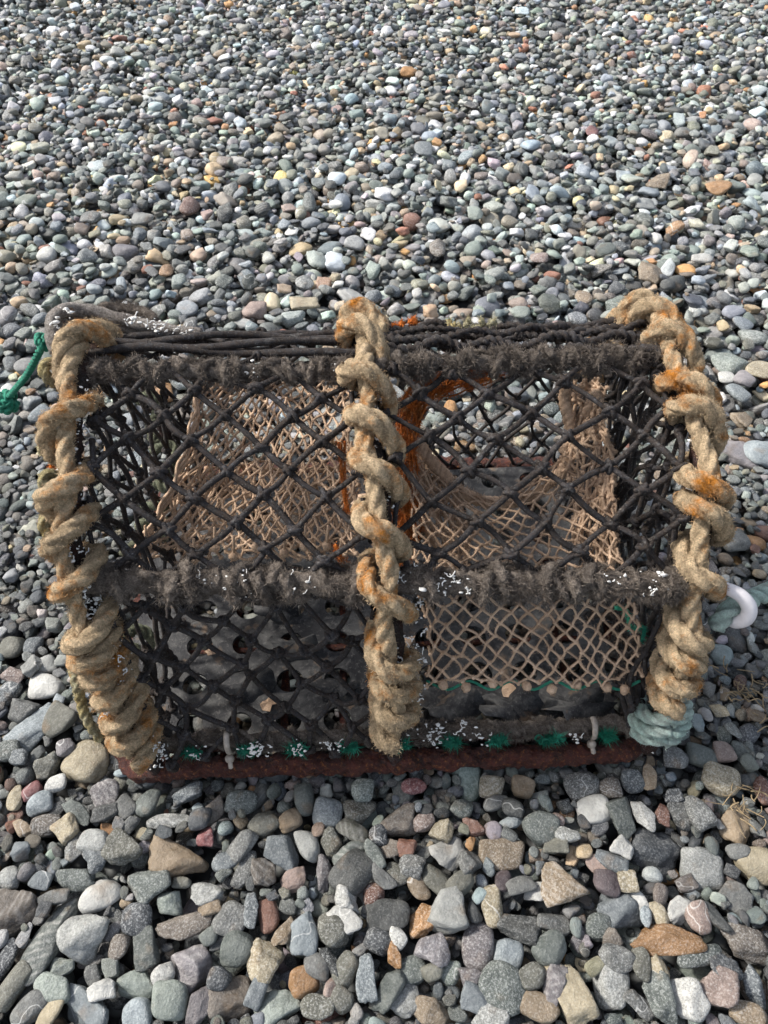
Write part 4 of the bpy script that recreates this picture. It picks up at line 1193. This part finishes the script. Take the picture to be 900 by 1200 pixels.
# --- green tufts and cable ties on the foot rail
ZF = .036
def foot(px):    # point on the front of the foot rail under image column px
    x = (px-452)/905.; return S(np.array(x), np.array(ub), -.004)+np.array([0, 0, .026])
for px in (222, 287, 345, 403, 455, 520, 573, 634, 702, 750):
    mb = MB(); p = foot(px); s = rng.uniform(.8, 1.15)
    for k in range(7):
        q = p+np.array([rng.normal(0, .006), rng.normal(0, .002), rng.normal(0, .003)])*s
        a = rng.uniform(0, 6.28); t = np.linspace(0, 5, 14)
        Q = q+np.stack([.005*np.cos(t+a), -.002-.0015*np.sin(t*2), .004*np.sin(t+a)], 1)*s; tube(mb, Q, .0011, 5, v=rng.uniform(.3, 1))
    for k in range(5):
        q = p+np.array([rng.normal(0, .0055), -.002, rng.normal(0, .0025)])*s
        fuzz(mb, np.array([q-[.002, 0, 0], q, q+[.002, .001, 0]]), .0016, 30000, .013*s, .00038, lift=.9, along=.8); part(mb, 'green_tuft', 'green', footr)
for px in (262, 686):
    mb = MB(); p = foot(px); t = np.linspace(-.4, np.pi*1.1, 20)
    Q = p+np.stack([.001*t, -.0135*np.sin(t)+.012, .017*np.cos(t)], 1); tube(mb, Q, .0028, 8, flat=1.4)
    q = p+np.array([.001, -.004, -.017]); blob(mb, q, .0062, .5, (1, .9, 1.1), 2, .05); tube(mb, [q, q+[.002, -.01, -.006]], .0032, 6)
    part(mb, 'cable_tie', 'tie')

# --- white worm casts
mb = MB()
def casts(P, r, n, spread=1.):
    P = resample(P, .004); T, N, B = frames(P); cl = rng.integers(0, len(P), max(2, n//9))
    for k in range(n):
        j = int(np.clip(cl[rng.integers(0, len(cl))]+rng.normal(0, 1.2), 0, len(P)-1)); cam_d = np.array([0, 0, 1.])-P[j]; cam_d /= np.linalg.norm(cam_d)
        c0 = cam_d-T[j]*cam_d.dot(T[j])+rng.normal(0, .45, 3); c0 /= np.linalg.norm(c0); b_ = np.cross(c0, T[j]); b_ /= np.linalg.norm(b_)+1e-9
        p = P[j]+c0*r
        if k % 3:       # crusty, half merged cones of mixed size
            s = abs(rng.normal(0, .0010))+.0005
            p = p+T[j]*rng.normal(0, .004)+b_*rng.normal(0, .002)-c0*s*.3
            blob(mb, p, s, rng.uniform(.3, 1), (rng.uniform(.8, 1.7), rng.uniform(.6, 1.2), .7), 1, .30)
            continue
        m_ = rng.integers(5, 14); a = rng.uniform(0, 6.28)+np.cumsum(rng.normal(.3, .7, m_)); st = rng.uniform(.0006, .0013)
        Q = p+np.cumsum(np.cos(a)*st)[:, None]*T[j]+np.cumsum(np.sin(a)*st)[:, None]*b_
        tube(mb, Q, rng.uniform(.0004, .0008), 5, rough=.1)
for h, lo, hi, n in (('l', .02, .50, 330), ('m', .02, .48, 110), ('r', .02, .4, 60)):
    u = np.linspace(lo, hi, 60); casts(S(HX[h](u)+.0, u, 0.), .018, n)
u = np.linspace(.05, .30, 40); casts(S(HX['l'](u)+.02, u, .012), .014, 60); casts(S(HX['l'](u)-.02, u, .012), .012, 60); casts(S(HX['m'](u)+.024, u, .0), .016, 90)
casts(rail_path('l', 'm', UMID['l'], UMID['m'], .004), .020, 50); casts(rail_path('m', 'r', UMID['m'], UMID['r'], .004), .020, 40)
t = np.linspace(0, 1, 20); casts(rail_path('m', 'r', UMID['m'], UMID['r'], .004)[:12], .021, 40)
casts(np.array([foot(200), foot(780)]), .012, 110); casts(np.array([foot(490)+[0, .01, .02], foot(540)+[0, .01, .02]]), .012, 22)
casts(rail_path('l', 'm', UTOP['l'], UTOP['m'], 0), .016, 16)
part(mb, 'worm_casts', 'white')['kind'] = 'stuff'

mb = MB(); casts(smooth_path([unproj(*q) for q in ((150,374,.94),(180,382,.94),(214,388,.94),(236,392,.94))], 8), .010, 60, 1)
casts(smooth_path([unproj(*q) for q in ((66,390,.90),(70,372,.91),(90,364,.93))], 8), .009, 20, 1); part(mb, 'worm_casts', 'white')['kind'] = 'stuff'
g = np.random.default_rng(77)      # scraps of dead weed and shell grit on the mat
for k in range(16):
    x, y = g.uniform(-.28, .31), g.uniform(.45, .85); n = 9; th = np.linspace(0, 2*np.pi, n, endpoint=False); s = g.uniform(.006, .017)
    r = s*g.uniform(.45, 1.1, n); V = np.stack([x+r*np.cos(th)*1.4, y+r*np.sin(th), .040+.005*g.uniform(size=n)], 1); V = np.vstack([V, [x, y, .045]]); V2 = V-np.array([0, 0, .0015]); j = np.arange(n); q = (j+1) % n
    mb = MB(); mb.add(wrot(np.vstack([V, V2])), np.stack([j, n+1+j, n+1+q, q], 1), np.vstack([np.stack([j, q, np.full(n, n)], 1), np.stack([n+1+q, n+1+j, np.full(n, 2*n+1)], 1)]), g.uniform(0, 1))
    mb.build('weed_scrap', M['tannet' if k % 3 == 0 else 'greyfuzz' if k % 3 == 1 else 'plastic'], mat_, PC, PROT, smooth=False)
# ------------------------------------------------------------------ things tied to the pot
mb = MB()
Q = smooth_path([unproj(*q) for q in ((72,404,.90),(60,400,.905),(50,402,.91),(42,418,.93),(30,440,.97),(18,455,1.01),(6,468,1.05),(-12,480,1.10),(-60,500,1.2),(-120,520,1.25))], 10)
rope(mb, Q, .0040, .016, 14, .0015, 1, .8, .05, 2); rope(mb, Q[8:]+np.array([.005, .0, .003]), .0038, .016, 14, .0015, 1, .8, .05, 2)
o = mb.build('knotted_line', M['green'], None, unproj(50, 402, .91))
tag(o, 'bright green knotted cord trailing left from the corner of the creel', 'cord')
for (x, y, d, s) in ((50, 401, .91, .0085), (7, 470, 1.05, .0135)):
    mb = MB(); c_ = unproj(x, y, d)
    for k in range(4):
        a, b, cc = rng.normal(size=(3, 3)); a /= np.linalg.norm(a); b = np.cross(a, b); b /= np.linalg.norm(b); t = np.linspace(0, 6.3, 26)
        Q = c_+a*(s*np.cos(t))[:, None]+b*(s*.9*np.sin(t))[:, None]+rng.normal(0, .001, 3); rope(mb, Q, .0042*s/.0115+.001, .016, 12, .0015, 1, .8, .05, 2)
    k_ = mb.build('knot', M['green'], o, unproj(50, 402, .91))
mb = MB()
Q = smooth_path([unproj(*q) for q in ((838,735,.885),(848,722,.88),(862,708,.885),(885,700,.90),(915,688,.93),(980,668,1.0))]+[np.array([.80, .70, .02]), np.array([1.0, .72, .006])], 12)
rope(mb, Q, .0118, .052, 26, .002, 1, .85, .04); fuzz(mb, Q, .011, 1500, .004, .00025)
o = mb.build('mooring_rope', M['turquoise'], None, unproj(870, 705, .89))
tag(o, 'pale turquoise laid rope leaving the right side of the creel', 'rope')
mb = MB()
Q = smooth_path([unproj(*q) for q in ((838,688,.875),(852,690,.862),(868,698,.858),(878,712,.862),(874,725,.87),(860,728,.885),(848,724,.895))], 12)
r_ = np.interp(np.linspace(0, 1, len(resample(Q, .003))), [0, .5, .85, 1], [.0065, .0085, .0085, .005]); tube(mb, resample(Q, .003), r_, 18)
o = mb.build('plastic_hook', M['hook'], None, unproj(862, 705, .87))
tag(o, 'white plastic hook curled round the turquoise rope beside the right hoop', 'hook')

# dry weed caught between stones right of the pot
def weed(px, py, n, L, mat, name, label, seed, spread=.02):
    g = np.random.default_rng(seed); mb = MB(); c_, _ = ground(px, py, .014)
    for k in range(n):
        a = g.uniform(0, 6.28); p = c_+np.array([g.normal(0, spread), g.normal(0, spread), g.uniform(-.004, .006)]); l_ = L*g.uniform(.3, 1)
        t = np.linspace(0, 1, 7)[:, None]; d_ = np.array([math.cos(a), math.sin(a), g.uniform(-.1, .35)])
        Q = p+d_*l_*t+g.normal(0, .15, 3)*l_*np.sin(t*3); tube(mb, Q, g.uniform(.0004, .0011), 5, v=g.uniform(0, 1))
    o = mb.build(name, M[mat], None, c_); tag(o, label, 'weed', None, None); return o
weed(875, 812, 42, .026, 'straw', 'dry_weed', 'tangle of dry straw coloured weed between the stones right of the turquoise lashing', 5)
weed(872, 940, 22, .03, 'straw', 'dry_weed', 'small wisp of dry weed between the golden brown stone and the red brown stone', 7, .014)
